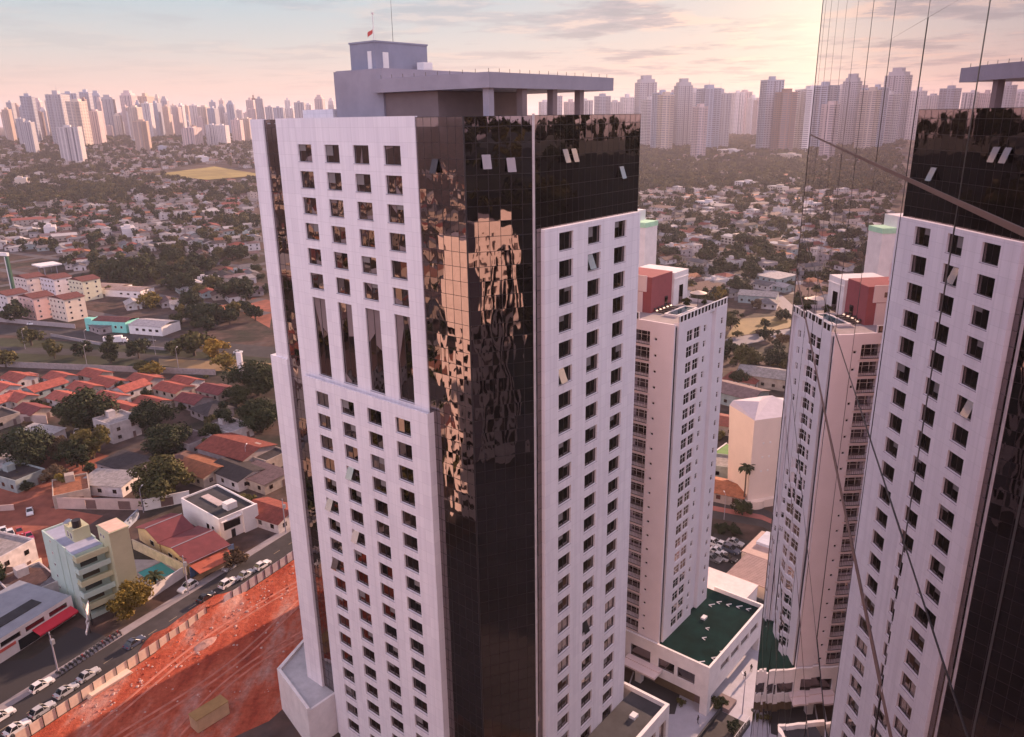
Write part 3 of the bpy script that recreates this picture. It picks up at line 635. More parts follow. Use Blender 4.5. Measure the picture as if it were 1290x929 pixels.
def build_small_podia():
    # dark-roofed podium at the bottom edge, right of the tower
    t = thing('tower_podium', 'low podium with dark flat roof and white parapet right of the tower', 'building', (-1.6, 83.7, 0), RZ)
    m = MB(); zz = 9
    panel(m, 6, 31.9, 0, zz, [(28.8 - 3.4 * i, 31.0 - 3.4 * i, 1.2, 6.6) for i in range(6)], .4, lambda u, v, d: (u, -7.6 + d, v))
    m.quad((31.9, -7.6, 0), (31.9, 2, 0), (31.9, 2, zz), (31.9, -7.6, zz)); m.box(6, -7.6, zz, 31.9, -7.1, zz + .02)
    m.box(31.4, -7.1, zz - .8, 31.9, 2, zz + .02); m.box(6, -7.1, zz - .8, 31.4, -7.0, zz); m.build('wall', white_paint, t)
    m = MB(); m.box(6, -7, 7.9, 31.4, -.7, 8.2); m.build('roof', dark_roof, t)
    m = MB(); m.box(6, -7.19, .5, 31.5, -7.15, 7); m.build('window', win_glass, t)
    m = MB(); m.box(26, -4.6, 8.2, 27.2, -3.6, 8.7); m.build('roof_vent', frame_m, t)
    t = thing('white_side_building', 'small windowless white building squeezed between the red lot and the foot of the tower', 'building', (-1.6, 83.7, 0), RZ)
    m = MB(); m.prism([(-5.6, 38), (-2.9, 50.4), (6, 54), (6, 38)], 0, 8); m.build('wall', white_paint, t)
    m = MB(); m.prism([(-5.0, 38.4), (-2.5, 49.9), (5.5, 53.4), (5.5, 38.4)], 7.6, 8.012); m.build('roof', color_mat('pale_grey_roof', (.45, .45, .47)), t)
    m = MB(); m.prism([(-5.6, 38), (-2.9, 50.4), (-2.4, 50.2), (-5.1, 38)], 8.02, 8.6); m.prism([(-2.9, 50.41), (6, 54), (6, 53.5), (-2.4, 49.9)], 8.02, 8.6); m.build('parapet', white_paint, t)
build_small_podia()
# white tower behind, mostly hidden
def build_rear():
    t = thing('white_apartment_block', 'plain white block with green roof edge, peeping out behind the office tower', 'building', (28.6, 165, 0), RZ)
    m = MB(); m.box(0, 3.0, 0, 5, 45, 80.6); m.build('wall', white_paint, t)
    m = MB(); m.box(0, 0, 0, 5, 3.0, 77.4); m.build('side_block_wall', white_paint, t)
    m = MB(); m.box(-.1, -.1, 77.4, 5.1, 2.99, 78.4); m.build('parapet', color_mat('pale_green_edge', (.42, .70, .48)), t)
build_rear()
# neighbours just outside the picture that the glass reflects
def build_reflected():
    t = thing('tan_office_block', 'pale tiled office block lit by sunset, mirrored in the left tower glass', 'building', (-84, 62, 0), RZ)
    holes = [(x, x + 1.8, z, z + 1.6) for x in frange(2, 26, 6) for z in [3 + 3.3 * k for k in range(18)]]
    m = MB(); m.box(-18, 0, 0, -.5, 29, 72); m.build('wall', cream_paint, t)
    c = cladding('pale_tiles', (.80, .70, .66), 1.5, 1.2, .75)
    m = MB(); panel(m, 0, 29, 0, 74, [(y, y + 2.2, z, z + 1.9) for y in (3, 9, 20, 25) for z in [3 + 3.3 * k for k in range(15)]], .3, lambda u, v, d: (0 - d, u, v)); m.build('facade', c, t)
    m = MB(); m.box(-.45, 0, 0, -.32, 29, 72); m.build('window', win_glass, t)
    m = MB(); m.quad((0, 0, 0), (-18, 0, 0), (-18, 0, 74), (0, 0, 74)); m.quad((0, 29, 0), (-18, 29, 0), (-18, 29, 74), (0, 29, 74)); m.build('facade', c, t)
    t = thing('pink_apartment_slab', 'pinkish apartment slab behind the viewer, mirrored as broken streaks in the glass corner', 'building', (69, -20, 0))
    rn = random.Random(12); wl = color_mat('pale_pink_slab', (.82, .70, .66))
    m = MB(); m.box(0, -18, 0, 15, -.35, 72); m.build('core_wall', brown_wall, t)
    hol = [(x, x + .9, z, z + 1.9) for x in (1.0, 4.2, 7.4, 10.6, 13.2) for z in [3 + 3.2 * k for k in range(21)]]; m = MB(); panel(m, 0, 15, 0, 73, hol, .3, lambda u, v, d: (u, -d, v)); m.build('facade', wl, t)
    for x in (2.6, 6.2, 9.4, 12.3):
        m = MB(); m.box(x, .01, 4, x + 1.1, .5, rn.uniform(50, 70)); m.build('glazed_strip', win_glass, t)
    ang = lambda a, d: az_dir(a) * d
    mb = MB()
    for i in range(20):
        for d0, d1 in ((110, 150), (150, 190), (190, 225), (225, 260), (260, 320), (320, 420), (420, 700), (700, 1100)):
            a0, a1 = 33 + 7 * i, 40 + 7 * i; q = [ang(a0, d0), ang(a1, d0), ang(a1, d1), ang(a0, d1)]; mb.quad(*[(p.x, p.y, hxy(p.x, p.y) + .03 + rise(p.x, p.y)) for p in q])
    struct(mb.build('unseen_dark_hill', color_mat('unseen_hill_cover', (.014, .018, .013), var=.5, scale=.1)))  # added hill, out of view, so the tower glass mirrors something dark
build_reflected()

# ------------------------------------------------------------------ land, roads, yards
def build_land():
    mb = MB(); rings = [0, 60, 120, 200, 300, 420, 560, 720, 850, 1000, 1150, 1300, 1450, 1600, 1800, 2000, 2200, 2400, 2600, 2900, 3300, 4000, 5000, 7000, 10000, 14000]
    n = 96
    for r in rings:
        for k in range(n):
            a = 2 * math.pi * k / n; mb.v.append((r * math.cos(a), r * math.sin(a), hxy(r * math.cos(a), r * math.sin(a))))
    for i in range(len(rings) - 1):
        for k in range(n):
            a, b = i * n + k, i * n + (k + 1) % n
            mb.f.append((a, a + n, b + n, b)); mb.m.append(0)
    struct(mb.build('ground', ground_m, smooth=True))
build_land()
P = lambda *pts: [G(*p) for p in pts]
def along(a, b, off): # two points shifted sideways by off metres
    d = (b - a).normalized(); n = Vector((d.y, -d.x, 0)); return a + n * off, b + n * off
fa, fb = G(22, 938), G(372, 703)            # line of the hoarding
fd = (fb - fa).normalized(); fn_ = Vector((fd.y, -fd.x, 0))
A0 = fa - fd * 60; A1 = fb + fd * 75
# red building lot
sheet('dirt_lot', [fa - fd * 6 + fn_ * .3, fb + fd * 12 + fn_ * .3, fb + fd * 12 + fn_ * 34, fa + fd * 24 + fn_ * 34, fa - fd * 6 + fn_ * 20], .008, dirt_m)
# the street beside it
sheet('street', [A0 - fn_ * .6, A1 - fn_ * .6, A1 - fn_ * 10.2, A0 - fn_ * 10.2], .012, asphalt_m)
sheet('pavement', [A0 - fn_ * 10.2, A1 - fn_ * 10.2, A1 - fn_ * 12.4, A0 - fn_ * 12.4], .10, paving)
mbk = MB()
a, b = A0 - fn_ * 10.2, A1 - fn_ * 10.2
mbk.quad((a.x, a.y, 0), (b.x, b.y, 0), (b.x, b.y, .1), (a.x, a.y, .1)); struct(mbk.build('kerb', paving))
mk = MB()
for k in range(46):
    c = A0 + fd * (k * 5.0) - fn_ * 5.9
    p, q = c - fn_ * .07, c + fn_ * .07; e = fd * 2
    mk.quad((p.x, p.y, .018), (q.x, q.y, .018), ((q + e).x, (q + e).y, .018), ((p + e).x, (p + e).y, .018))
struct(mk.build('road_marking', color_mat('faded_road_paint', (.34, .27, .18))))
sheet('parking_apron', P((-60, 950), (-60, 840), (40, 830), (95, 790), (128, 800), (152, 812), (20, 925)), .016, asphalt)
sheet('red_yard', P((-80, 720), (-40, 640), (20, 636), (70, 640), (130, 650), (70, 690), (50, 740), (-20, 780)), .010, yard_dirt)
sheet('red_yard', P((-60, 640), (-40, 560), (60, 555), (140, 575), (150, 620), (60, 640)), .006, yard_dirt)
sheet('pool_terrace', P((150, 730), (166, 705), (222, 706), (245, 718), (190, 752), (165, 748)), .012, paving)
# corridor: avenue, planted verge, wall
def strip(name, l, r_, z, m): return sheet(name, [G(*q) for q in l] + [G(*q) for q in reversed(r_)], z, m)
strip('verge', ((-120, 420), (120, 432), (345, 452)), ((-120, 462), (120, 464), (345, 478)), .010, grass_m)
strip('avenue', ((-120, 400), (120, 418), (350, 438)), ((-120, 411), (120, 432), (350, 452)), .014, asphalt_m)
strip('avenue', ((-120, 432), (120, 441), (350, 460)), ((-120, 440), (120, 449), (350, 468)), .015, asphalt_m)
strip('dirt_track', ((200, 452), (345, 458)), ((200, 461), (345, 474)), .018, color_mat('tan_earth', (.25, .17, .09), var=.3, scale=.1))
# right-hand side
sheet('street', P((880, 650), (960, 664), (1040, 700), (1040, 676), (960, 640), (880, 628)), .012, asphalt_m)
sheet('pavement', P((880, 640), (960, 655), (1040, 690), (1040, 684), (960, 649), (880, 634)), .020, color_mat('red_paving', (.34, .13, .11)))
sheet('car_park', P((885, 700), (900, 672), (955, 684), (928, 726), (890, 722)), .012, asphalt)
sheet('plaza', P((760, 960), (800, 838), (850, 860), (1010, 760), (1060, 800), (1020, 960)), .008, pale_paving)
sheet('driveway', P((780, 900), (800, 845), (860, 862), (850, 900)), .014, asphalt)
sheet('road', P((880, 438), (920, 426), (1010, 412), (1010, 420), (930, 436), (880, 452)), .012, color_mat('pale_asphalt', (.16, .15, .17)))
sheet('dry_slope', P((915, 425), (930, 402), (985, 398), (1010, 410), (960, 419)), .008, color_mat('dry_scrub', (.20, .14, .05), var=.4, scale=.1))
sheet('road', P((925, 372), (985, 372), (1010, 395), (995, 398), (975, 380), (925, 379)), .010, color_mat('grey_road', (.20, .18, .20)))

sheet('forecourt', [Vector(q) for q in ((48, 96, 0), (130, 100, 0), (130, -70, 0), (-20, -70, 0), (-20, 20, 0), (20, 84, 0))], .005, asphalt_m)  # out-of-frame asphalt added so the lower glass corner reflects dark ground
sheet('forecourt', [Vector(q) for q in ((-40, 96, 0), (-70, 99, 0), (-110, 60, 0), (-110, -40, 0), (-22, -40, 0), (-22, 80, 0))], .005, asphalt_m)  # likewise added out of frame, darkening what the left glass mirrors
# playing field on the rising land
def on_land(p, dz=.0): return Vector((p.x, p.y, hxy(p.x, p.y) + dz))
def land_sheet(name, pts, m, dz=.4, n=8):
    a, b, c, d = pts; mb = MB()
    for i in range(n + 1):
        for j in range(n + 1):
            u, v = i / n, j / n; p = a.lerp(b, u).lerp(d.lerp(c, u), v); mb.v.append(tuple(on_land(p, dz)))
    for i in range(n):
        for j in range(n):
            k = i * (n + 1) + j; mb.f.append((k, k + 1, k + n + 2, k + n + 1)); mb.m.append(0)
    return struct(mb.build(name, m))
land_sheet('sports_field', [T(195, 221), T(262, 228), T(335, 222), T(270, 211)], field_m, 1.5)
land_sheet('dirt_field', [T(306, 395), T(340, 415), T(345, 380), T(318, 376)], yard_dirt, .02, 2)

# ------------------------------------------------------------------ hoarding round the lot
def hoarding():
    t = thing('hoarding', 'long hoarding of pale grey and cream panels along the red earth lot', 'fence')
    ln = (fb - fa).length + 8; n = int(ln / 2.35); pc = [color_mat('cream_panel', (.66, .52, .42)), color_mat('grey_panel', (.42, .38, .42)), color_mat('pale_panel', (.55, .50, .52))]
    rnd = random.Random(4)
    for i in range(n):
        if 17 <= i <= 18: continue
        u = fa + fd * (i * 2.35); v = fa + fd * (i * 2.35 + 2.27); hh = 2.2 + rnd.uniform(-.08, .08); w = fn_ * .06
        m = MB(); m.prism([(u.x, u.y), (v.x, v.y), (v.x + w.x, v.y + w.y), (u.x + w.x, u.y + w.y)], 0, hh)
        if i < 100: m.build('panel', pc[0] if i < 17 else (pc[2] if rnd.random() < .4 else pc[1]), t)
        if i < 99:
            m = MB(); q = fa + fd * (i * 2.35 + 2.31) + fn_ * .12; m.tube((q.x, q.y, 0), (q.x, q.y, hh + .1), .07, n=6); m.build('post', mullion_m, t)
hoarding()
def board():
    p = G(138, 862); t = thing('board_stack', 'stack of long pale boards lying on the red earth by the gap in the hoarding', 'boards', (p.x, p.y, 0), -rad(33))
    for i in range(4): m = MB(); m.box(-1.0 + .1 * i, -4.4 + .15 * i, .02 + .16 * i, .9 + .06 * i, 4.2 - .1 * i, .16 + .16 * i); m.build('board', cream_paint, t)
    p = G(250, 925); t = thing('site_container', 'tan site container with brown flat lid standing on the red earth near the tower', 'container', (p.x, p.y, 0), RZ)
    m = MB(); m.box(0, 0, .15, 6.0, 2.5, 2.7)
    for i in range(19): m.box(.1 + i * .31, -.04, .2, .24 + i * .31, 0, 2.6)
    m.build('body', color_mat('tan_metal', (.50, .36, .22)), t)
    m = MB(); m.box(-.08, -.08, 2.7, 6.08, 2.58, 2.82); m.build('roof', color_mat('brown_lid', (.33, .20, .08)), t)
    m = MB(); m.box(-.05, .3, .2, 0, 2.2, 2.5); m.build('door', color_mat('tan_door', (.42, .30, .19)), t)
    m = MB(); m.box(.1, .1, 0, .5, 2.4, .15); m.box(5.5, .1, 0, 5.9, 2.4, .15); m.build('skid', mullion_m, t)
board()
def heaps():
    rnd = random.Random(8)
    for i, (px, py, r, lab) in enumerate(((215, 800, 3.2, 'low heap of bright red spoil close behind the hoarding, lower of the two'), (262, 772, 4.2, 'long heap of bright red spoil behind the hoarding, upper of the two'), (258, 812, 1.3, 'small pile of pale rubble in the middle of the red lot'))):
        c = G(px, py); mb = MB(); n, k = 18, 6
        for j in range(k + 1):
            for a in range(n):
                an = 2 * math.pi * a / n; rr = r * (1 - j / k) * (1 + .25 * pnoise(Vector((math.cos(an) * 2, math.sin(an) * 2, i * 3 + j * .3))))
                z = r * .28 * (1 - (1 - j / k) ** 2) * (1 + .5 * pnoise(Vector((math.cos(an) * 3, j, math.sin(an) * 3 + i))))
                q = c + fd * (rr * math.cos(an) * 2.2) + fn_ * (rr * math.sin(an)); mb.v.append((q.x, q.y, max(0, z)))
        for j in range(k):
            for a in range(n): mb.f.append((j * n + a, j * n + (a + 1) % n, (j + 1) * n + (a + 1) % n, (j + 1) * n + a)); mb.m.append(0)
        tag(mb.build('rubble_pile' if i == 2 else 'earth_heap', dirt_m if i < 2 else color_mat('pinkish_rubble', (.42, .24, .20), var=.4, scale=1.5), smooth=True), lab, 'heap')
heaps()
def rubble():
    rnd = random.Random(31); mb = MB()
    for k in range(520):
        u, v = rnd.uniform(8, 78), (rnd.uniform(1, 9) if rnd.random() < .6 else rnd.uniform(1, 30)); c = fa + fd * u + fn_ * v; s = rnd.choice((.08, .12, .16, .26)) * rnd.uniform(.6, 1.2); n = len(mb.v)
        for dx, dy, dz in ((-1, -1, -.3), (1, -1, -.3), (1, 1, -.3), (-1, 1, -.3), (-.6, -.5, .6), (.5, -.6, .5), (.6, .5, .7), (-.5, .6, .5)): mb.v.append((c.x + s * dx * rnd.uniform(.7, 1.3), c.y + s * dy * rnd.uniform(.7, 1.3), .02 + s * dz))
        mb.f += [tuple(n + j for j in q) for q in ((4, 5, 6, 7), (0, 1, 5, 4), (1, 2, 6, 5), (2, 3, 7, 6), (3, 0, 4, 7))]; w = rnd.randrange(2); mb.m += [w] * 5
    tag(mb.build('rubble', [dirt_m, color_mat('pale_stone', (.48, .32, .28), var=.3)]), 'scattered stones and clods over the red earth lot', 'rubble', None, 'stuff')
    mb = MB() # wheel ruts pressed into the lot
    for k in range(3):
        a = fa + fd * rnd.uniform(0, 12) + fn_ * (7 + 7 * k + rnd.uniform(-1, 1)); ph = rnd.uniform(0, 6); L_ = rnd.uniform(45, 70)
        for off in (-.8, .8):
            prev = None
            for i in range(40):
                c = a + fd * (L_ * i / 39) + fn_ * (off + 1.6 * math.sin(ph + i * .16)); cur = (c - fn_ * .28, c - fn_ * .18, c + fn_ * .18, c + fn_ * .28)
                if prev and (c - fa).dot(fn_) < 33:
                    hs = (.02, .12, .12, .02)
                    for j in range(3): mb.quad((*prev[j].xy, hs[j]), (*prev[j + 1].xy, hs[j + 1]), (*cur[j + 1].xy, hs[j + 1]), (*cur[j].xy, hs[j]))
                prev = cur
    struct(mb.build('wheel_tracks', color_mat('pale_packed_earth', (.46, .16, .11), var=.4, scale=.5)))
rubble()

# ------------------------------------------------------------------ foliage
def leaf_cloud(mb, rnd, clumps, per, size, mi=0):
    for c, r in clumps:
        for _ in range(per):
            d = Vector((rnd.gauss(0, 1), rnd.gauss(0, 1), rnd.gauss(0, 1)))
            if d.length < .01: continue
            d.normalize(); p = c + d * r * rnd.uniform(.55, 1.05)
            nrm = (d + Vector((rnd.gauss(0, .5), rnd.gauss(0, .5), rnd.gauss(0, .5) + .25))).normalized(); a = nrm.orthogonal().normalized(); b = nrm.cross(a)
            an = rnd.uniform(0, 6.28); a, b = math.cos(an) * a + math.sin(an) * b, math.cos(an) * b - math.sin(an) * a; s = size * rnd.uniform(.6, 1.3)
            mb.quad(p - a * s, p - b * s * .6, p + a * s, p + b * s * .6, mi)
def tree_proto(seed, shape, leaf, nclump, per, size):
    """unit-radius crown; returns trunk mesh and crown mesh"""
    rnd = random.Random(seed); cl = []; tr = MB()
    ch = {'round': 1.0, 'tall': 1.7, 'flat': .62, 'loose': .85}[shape]; zc = {'round': .88, 'tall': 1.5, 'flat': .9, 'loose': 1.0}[shape]
    tr.tube((0, 0, -.1), (0, 0, zc * .75), .085, .055, 7)
    for i in range(nclump):
        d = Vector((rnd.gauss(0, 1), rnd.gauss(0, 1), rnd.gauss(0, 1))).normalized(); k = rnd.uniform(.2, 1.1) if shape != 'loose' else rnd.uniform(.5, 1.15)
        wide = .62 if shape == 'tall' else 1
        c = Vector((d.x * k * .8 * wide, d.y * k * .8 * wide, zc + d.z * k * ch * .62)); r = rnd.uniform(.15, .42) * (.8 if shape == 'loose' else 1)
        cl.append((c, r))
        if i % 3 == 0: tr.tube((0, 0, zc * rnd.uniform(.4, .7)), c, .035, .012, 5, cap=False)
    cr = MB(); leaf_cloud(cr, rnd, cl, per, size)
    a = tr.build('trunk', trunk_m); b = cr.build('crown', leaf); r = (a.data, b.data)
    bpy.data.objects.remove(a); bpy.data.objects.remove(b); return r
TP = {}
for nm, lf in (('dark', leaf_dark), ('olive', leaf_olive), ('brown', leaf_brown), ('yellow', leaf_yellow)):
    for sh in ('round', 'tall', 'flat', 'loose'):
        TP[nm, sh] = tree_proto(len(TP) + 20, sh, lf, 26, 85, .105)
NEAR = {}
for nm, lf in (('dark', leaf_dark), ('olive', leaf_olive), ('brown', leaf_brown), ('yellow', leaf_yellow)):
    for sh in ('round', 'loose'):
        NEAR[nm, sh] = tree_proto(len(NEAR) + 60, sh, lf, 46, 150, .062)
SMALL = [tree_proto(90 + i, ('round', 'flat', 'loose', 'round')[i % 4], (leaf_dark, leaf_dark, leaf_olive, leaf_dark, leaf_olive)[i % 5], 14, 22, .2) for i in range(5)]
COLN = {'dark': 'dark green', 'olive': 'olive green', 'brown': 'brownish', 'yellow': 'yellowish'}
def tree(p, r, kind, shape, label=None, lib=None, group=None, hz=1.0):
    t = thing('tree', label or 'tree', 'tree', tuple(p), random.uniform(0, 6.28), group)
    tr, cr = (lib or (NEAR if r > 3.4 and (kind, shape) in NEAR and Vector(p).length < 330 else TP))[kind, shape]
    a = put('trunk', tr, t); b = put('crown', cr, t); t.scale = (r * random.uniform(.88, 1.2), r * random.uniform(.88, 1.15), r * hz * random.uniform(.85, 1.12))
    return t
def tree_px(px, py, rpx, kind, shape, label, hz=1.0):
    p = G(px, py + rpx * .75); dist = (p - Vector((0, 0, H))).length; r = rpx * dist / 1010
    return tree(p, r, kind, shape, label, hz=hz)
for a in (
    (110, 520, 30, 'dark', 'round', 'big dark green tree below the red roofs, leftmost of the row of big trees'),
    (192, 527, 24, 'dark', 'round', 'big dark round tree directly below the last red-roofed terraces'),
    (212, 556, 26, 'dark', 'round', 'dark round tree just above the big olive tree'),
    (207, 602, 34, 'olive', 'round', 'big olive green tree with lit lumpy crown behind the dark red roofs'),
    (36, 570, 29, 'dark', 'round', 'broad dark tree at the left edge above the red yard'),
    (75, 566, 20, 'brown', 'loose', 'thin brownish tree beside the broad dark tree at the left edge'),
    (118, 560, 24, 'olive', 'loose', 'olive tree with bare brown twigs in the middle of the left yards'),
    (98, 575, 18, 'dark', 'loose', 'sparse dark tree in front of the olive twiggy tree'),
    (72, 600, 14, 'brown', 'loose', 'small reddish tree above the pink boundary wall'),
    (88, 608, 12, 'yellow', 'loose', 'small yellow-green banana-like plant behind the pink boundary wall'),
    (286, 532, 17, 'dark', 'tall', 'slim dark cypress-like tree above the dark roofs'),
    (330, 524, 27, 'dark', 'round', 'dark tree tucked against the left edge of the tower, lower one'),
    (325, 476, 30, 'dark', 'round', 'dark tree tucked against the left edge of the tower, upper one'),
    (302, 498, 16, 'dark', 'round', 'small dark tree left of the pair against the tower'),
    (285, 455, 15, 'yellow', 'round', 'bright yellow tree by the tan track next to the white slab sign'),
    (268, 546, 14, 'dark', 'round', 'small dark bush-like tree left of the slim cypress-like tree'),
    (312, 628, 13, 'olive', 'round', 'small olive tree behind the white house with black roof'),
    (298, 702, 15, 'brown', 'round', 'small red-brown tree on the kerb in front of the white house'),
    (168, 755, 24, 'yellow', 'round', 'round yellow-topped tree on the pavement beside the green building'),
    (140, 448, 14, 'dark', 'tall', 'dark tall tree on the verge above the red roofs, middle of the wall'),
    (69, 443, 12, 'olive', 'loose', 'palm-like loose tree on the verge above the left red roofs'),
    (8, 452, 14, 'olive', 'round', 'round olive tree on the verge at the left edge'),
    (195, 466, 13, 'yellow', 'round', 'yellow-green tree over the wall behind the middle red roofs'),
    (178, 462, 9, 'olive', 'loose', 'small palm-like tree over the wall, left of the yellow-green one'),
    (40, 425, 14, 'olive', 'round', 'olive tree on the upper verge at the left'),
    (245, 432, 22, 'olive', 'round', 'wide olive tree spreading over the verge right of the white truck'),
    (270, 438, 16, 'yellow', 'round', 'yellowish round tree on the verge nearest the tan track'),
    (222, 437, 14, 'dark', 'round', 'dark tree at the left end of the spreading verge trees'),
    (175, 441, 14, 'dark', 'flat', 'flat dark tree on the verge below the white truck'),
    (105, 440, 14, 'dark', 'flat', 'flat dark tree on the verge left of the slim lamp posts'),
    (20, 395, 15, 'dark', 'round', 'dark tree in front of the four-storey apartment blocks'),
    (160, 338, 22, 'dark', 'round', 'large dark tree behind the turquoise building'),
    (190, 378, 14, 'yellow', 'round', 'yellowish tree right of the turquoise building among the roofs'),
    (300, 360, 13, 'dark', 'round', 'dark tree left of the bare red field'),
    (322, 395, 12, 'dark', 'loose', 'loose dark tree beside the bare red field'),
    (128, 745, 8, 'olive', 'loose', 'little palm-like shrub in the forecourt of the green building'),
    (905, 372, 11, 'yellow', 'round', 'yellowish tree behind the far end of the roof pool terrace'),
    (925, 360, 14, 'dark', 'round', 'dark round tree behind the yellowish tree past the roof terrace'),
    (920, 405, 14, 'olive', 'round', 'olive tree on the bank right of the apartment tower'),
    (915, 440, 17, 'dark', 'round', 'dark tree below the curving road, against the apartment tower'),
    (940, 455, 20, 'olive', 'round', 'broad olive tree below the curving road, middle of three'),
    (975, 455, 16, 'dark', 'round', 'dark tree below the curving road, against the mirror glass'),
    (1000, 462, 14, 'olive', 'round', 'olive tree below the curving road half behind the mirror glass'),
    (930, 478, 12, 'dark', 'round', 'dark little tree above the pink-roofed houses'),
    (905, 548, 9, 'olive', 'round', 'small tree beside the apartment tower level with the green lawn'),
    (943, 570, 12, 'dark', 'round', 'dark tree at the foot of the cream building, left of the palm'),
    (935, 640, 12, 'dark', 'flat', 'low dark shrub at the foot of the tall palm'),
    (910, 665, 10, 'dark', 'round', 'dark round tree in the corner of the small car park'),
    (925, 668, 9, 'dark', 'round', 'second dark round tree beside the small car park'),
    (858, 884, 6, 'olive', 'round', 'little clipped tree on the plaza by the shop fronts'),
    (907, 885, 10, 'dark', 'round', 'bush in the planter at the corner of the green-roofed podium'),
    (923, 915, 10, 'dark', 'flat', 'dark bush near the bottom edge of the plaza'),
    (955, 898, 8, 'dark', 'round', 'dark bush beside the mirror glass at the bottom'),
): tree_px(*a)
for i, (p, s) in enumerate(TERRACE):
    tree(p, s * .5, ('dark', 'olive', 'dark', 'olive')[i], 'round', ('dark potted shrub beside the roof pool of the apartment tower', 'olive potted shrub in front of the white stair block on the roof', 'dark potted shrub at the end of the roof pool', 'olive potted shrub in the outer corner of the roof terrace')[i])
def palm(p, h, label):
    t = thing('palm_tree', label, 'palm', tuple(p)); rnd = random.Random(2)
    m = MB(); m.tube((0, 0, -.2), (.15, .1, h * .5), .26, .2); m.tube((.15, .1, h * .5), (.1, .2, h), .2, .16); m.build('trunk', trunk_m, t)
    m = MB()
    for i in range(26):
        an = i * 2.4; el0 = rnd.uniform(-.1, 1.2); L_ = rnd.uniform(2.6, 3.4); pos = Vector((.1, .2, h)); el = el0; prev = None
        for s in range(8):
            d = Vector((math.cos(an) * math.cos(el), math.sin(an) * math.cos(el), math.sin(el))); side = Vector((-math.sin(an), math.cos(an), 0))
            w = .42 * math.sin(math.pi * min(1, (s + .6) / 8.2)); cur = (pos + side * w - Vector((0, 0, .22 * w)), pos, pos - side * w - Vector((0, 0, .22 * w)))
            if prev: m.quad(prev[0], prev[1], cur[1], cur[0]); m.quad(prev[1], prev[2], cur[2], cur[1])
            prev = cur; pos = pos + d * L_ / 8; el -= .26
    m.build('crown', leaf_dark, t)
palm(G(936, 640), 11.5, 'tall palm tree in front of the cream rounded building')
palm(G(196, 745), 3.6, 'short palm on the pavement beside the round yellow-topped tree')

# ------------------------------------------------------------------ hand-placed buildings on the left
def boxes(name, mat_, par, *bs):
    m = MB()
    for b in bs: m.box(*b)
    return m.build(name, mat_, par)
def windows(par, lst, mat_=None): # each window a part: pane and sill as its frame
    for (x0, y0, z0, x1, y1, z1) in lst:
        f = boxes('window', frame_m, par, (x0, y0, z0, x1, y1, z1)); e = .08
        ax = (x1 - x0) < (y1 - y0)
        if ax: boxes('pane', mat_ or win_glass, f, (x0 - .01, y0 + e, z0 + e, x0 + .02, y1 - e, z1 - e))
        else: boxes('pane', mat_ or win_glass, f, (x0 + e, y0 - .01, z0 + e, x1 - e, y0 + .02, z1 - e))
def green_building():
    t = thing('green_apartment_house', 'pale green five-storey apartment house with dark balcony recesses and olive stair tower', 'building', (-90.4, 140.6, 0), RZ)
    mint = color_mat('mint_render', (.46, .58, .52), var=.1, scale=.3); ol = color_mat('olive_render', (.50, .50, .33), var=.1, scale=.3)
    m = MB(); m.box(0, 1.6, 0, 6.3, 17.2, 15.0); m.box(0, 0, 0, 6.3, 1.6, 1.0)
    for k in range(5): z = 1.0 + k * 2.85; m.box(0, 0, z + 1.75, .25, 1.6, z + 2.85) if k < 5 else 0
    m.box(.0, 5.2, 15, .25, 17.2, 15.5); m.box(.25, 16.9, 15, 6.3, 17.2, 15.5); m.box(6.05, 5, 15, 6.3, 16.9, 15.5); m.build('wall', mint, t)
    m = MB(); m.box(-.12, 4.8, .0, -.005, 5.05, 15.2); m.box(-.12, 8.8, 0, -.005, 9.05, 15.2); m.build('wall_rib', mint, t)
    for k in range(5):
        z = 1.0 + k * 2.85
        m = MB(); m.box(-.15, -.9, z + 1.95, 6.3, -.7, z + 2.95); m.box(-.15, -.9, z + 1.75, 6.3, 1.58, z + 1.95); m.box(-.15, -.7, z + 1.95, 0.05, .9, z + 2.95); m.build('balcony', ol if k % 2 == 0 else mint, t)
        boxes('balcony_door', win_glass, t, (1.2, 1.5, z - .6, 4.6, 1.59, z + 1.6))
    boxes('roof', color_mat('bluish_roof', (.34, .36, .46), var=.15), t, (.3, 1.7, 15.0, 6.0, 16.8, 15.12))
    st = boxes('stair_tower', ol, t, (6.35, -2.4, 0, 10.4, 3.2, 18.6), (6.2, -2.55, 18.6, 10.55, 3.35, 18.8))
    boxes('roof', color_mat('peach_roof', (.68, .48, .38)), st, (6.5, -2.3, 18.81, 10.3, 3.1, 18.9)); windows(t, [(6.30, .2, 16.6, 6.34, .9, 17.4), (6.30, 1.5, 16.6, 6.34, 2.2, 17.4)])
    boxes('tank_house', ol, t, (2.6, 6.5, 15.12, 6.0, 11, 18.0)); windows(t, [(2.55, 7.4, 15.6, 2.59, 8.2, 17.0), (2.55, 9, 15.6, 2.59, 9.8, 17.0)])
    m = MB(); m.tube((4.0, 7.6, 18), (4.0, 7.6, 19.6), .9, .9, 14); m.build('water_tank', mullion_m, t)
    m = MB(); m.tube((3.2, 9.9, 18), (3.2, 9.9, 18.5), .1); m.tube((3.2, 9.9, 18.4), (3.0, 9.9, 18.9), .2, .8, 14); m.build('satellite_dish', grey_roof, t)
    windows(t, [(-.05, 12.6, 2.6 + k * 2.85, -.005, 13.3, 3.3 + k * 2.85) for k in range(5)])
green_building()
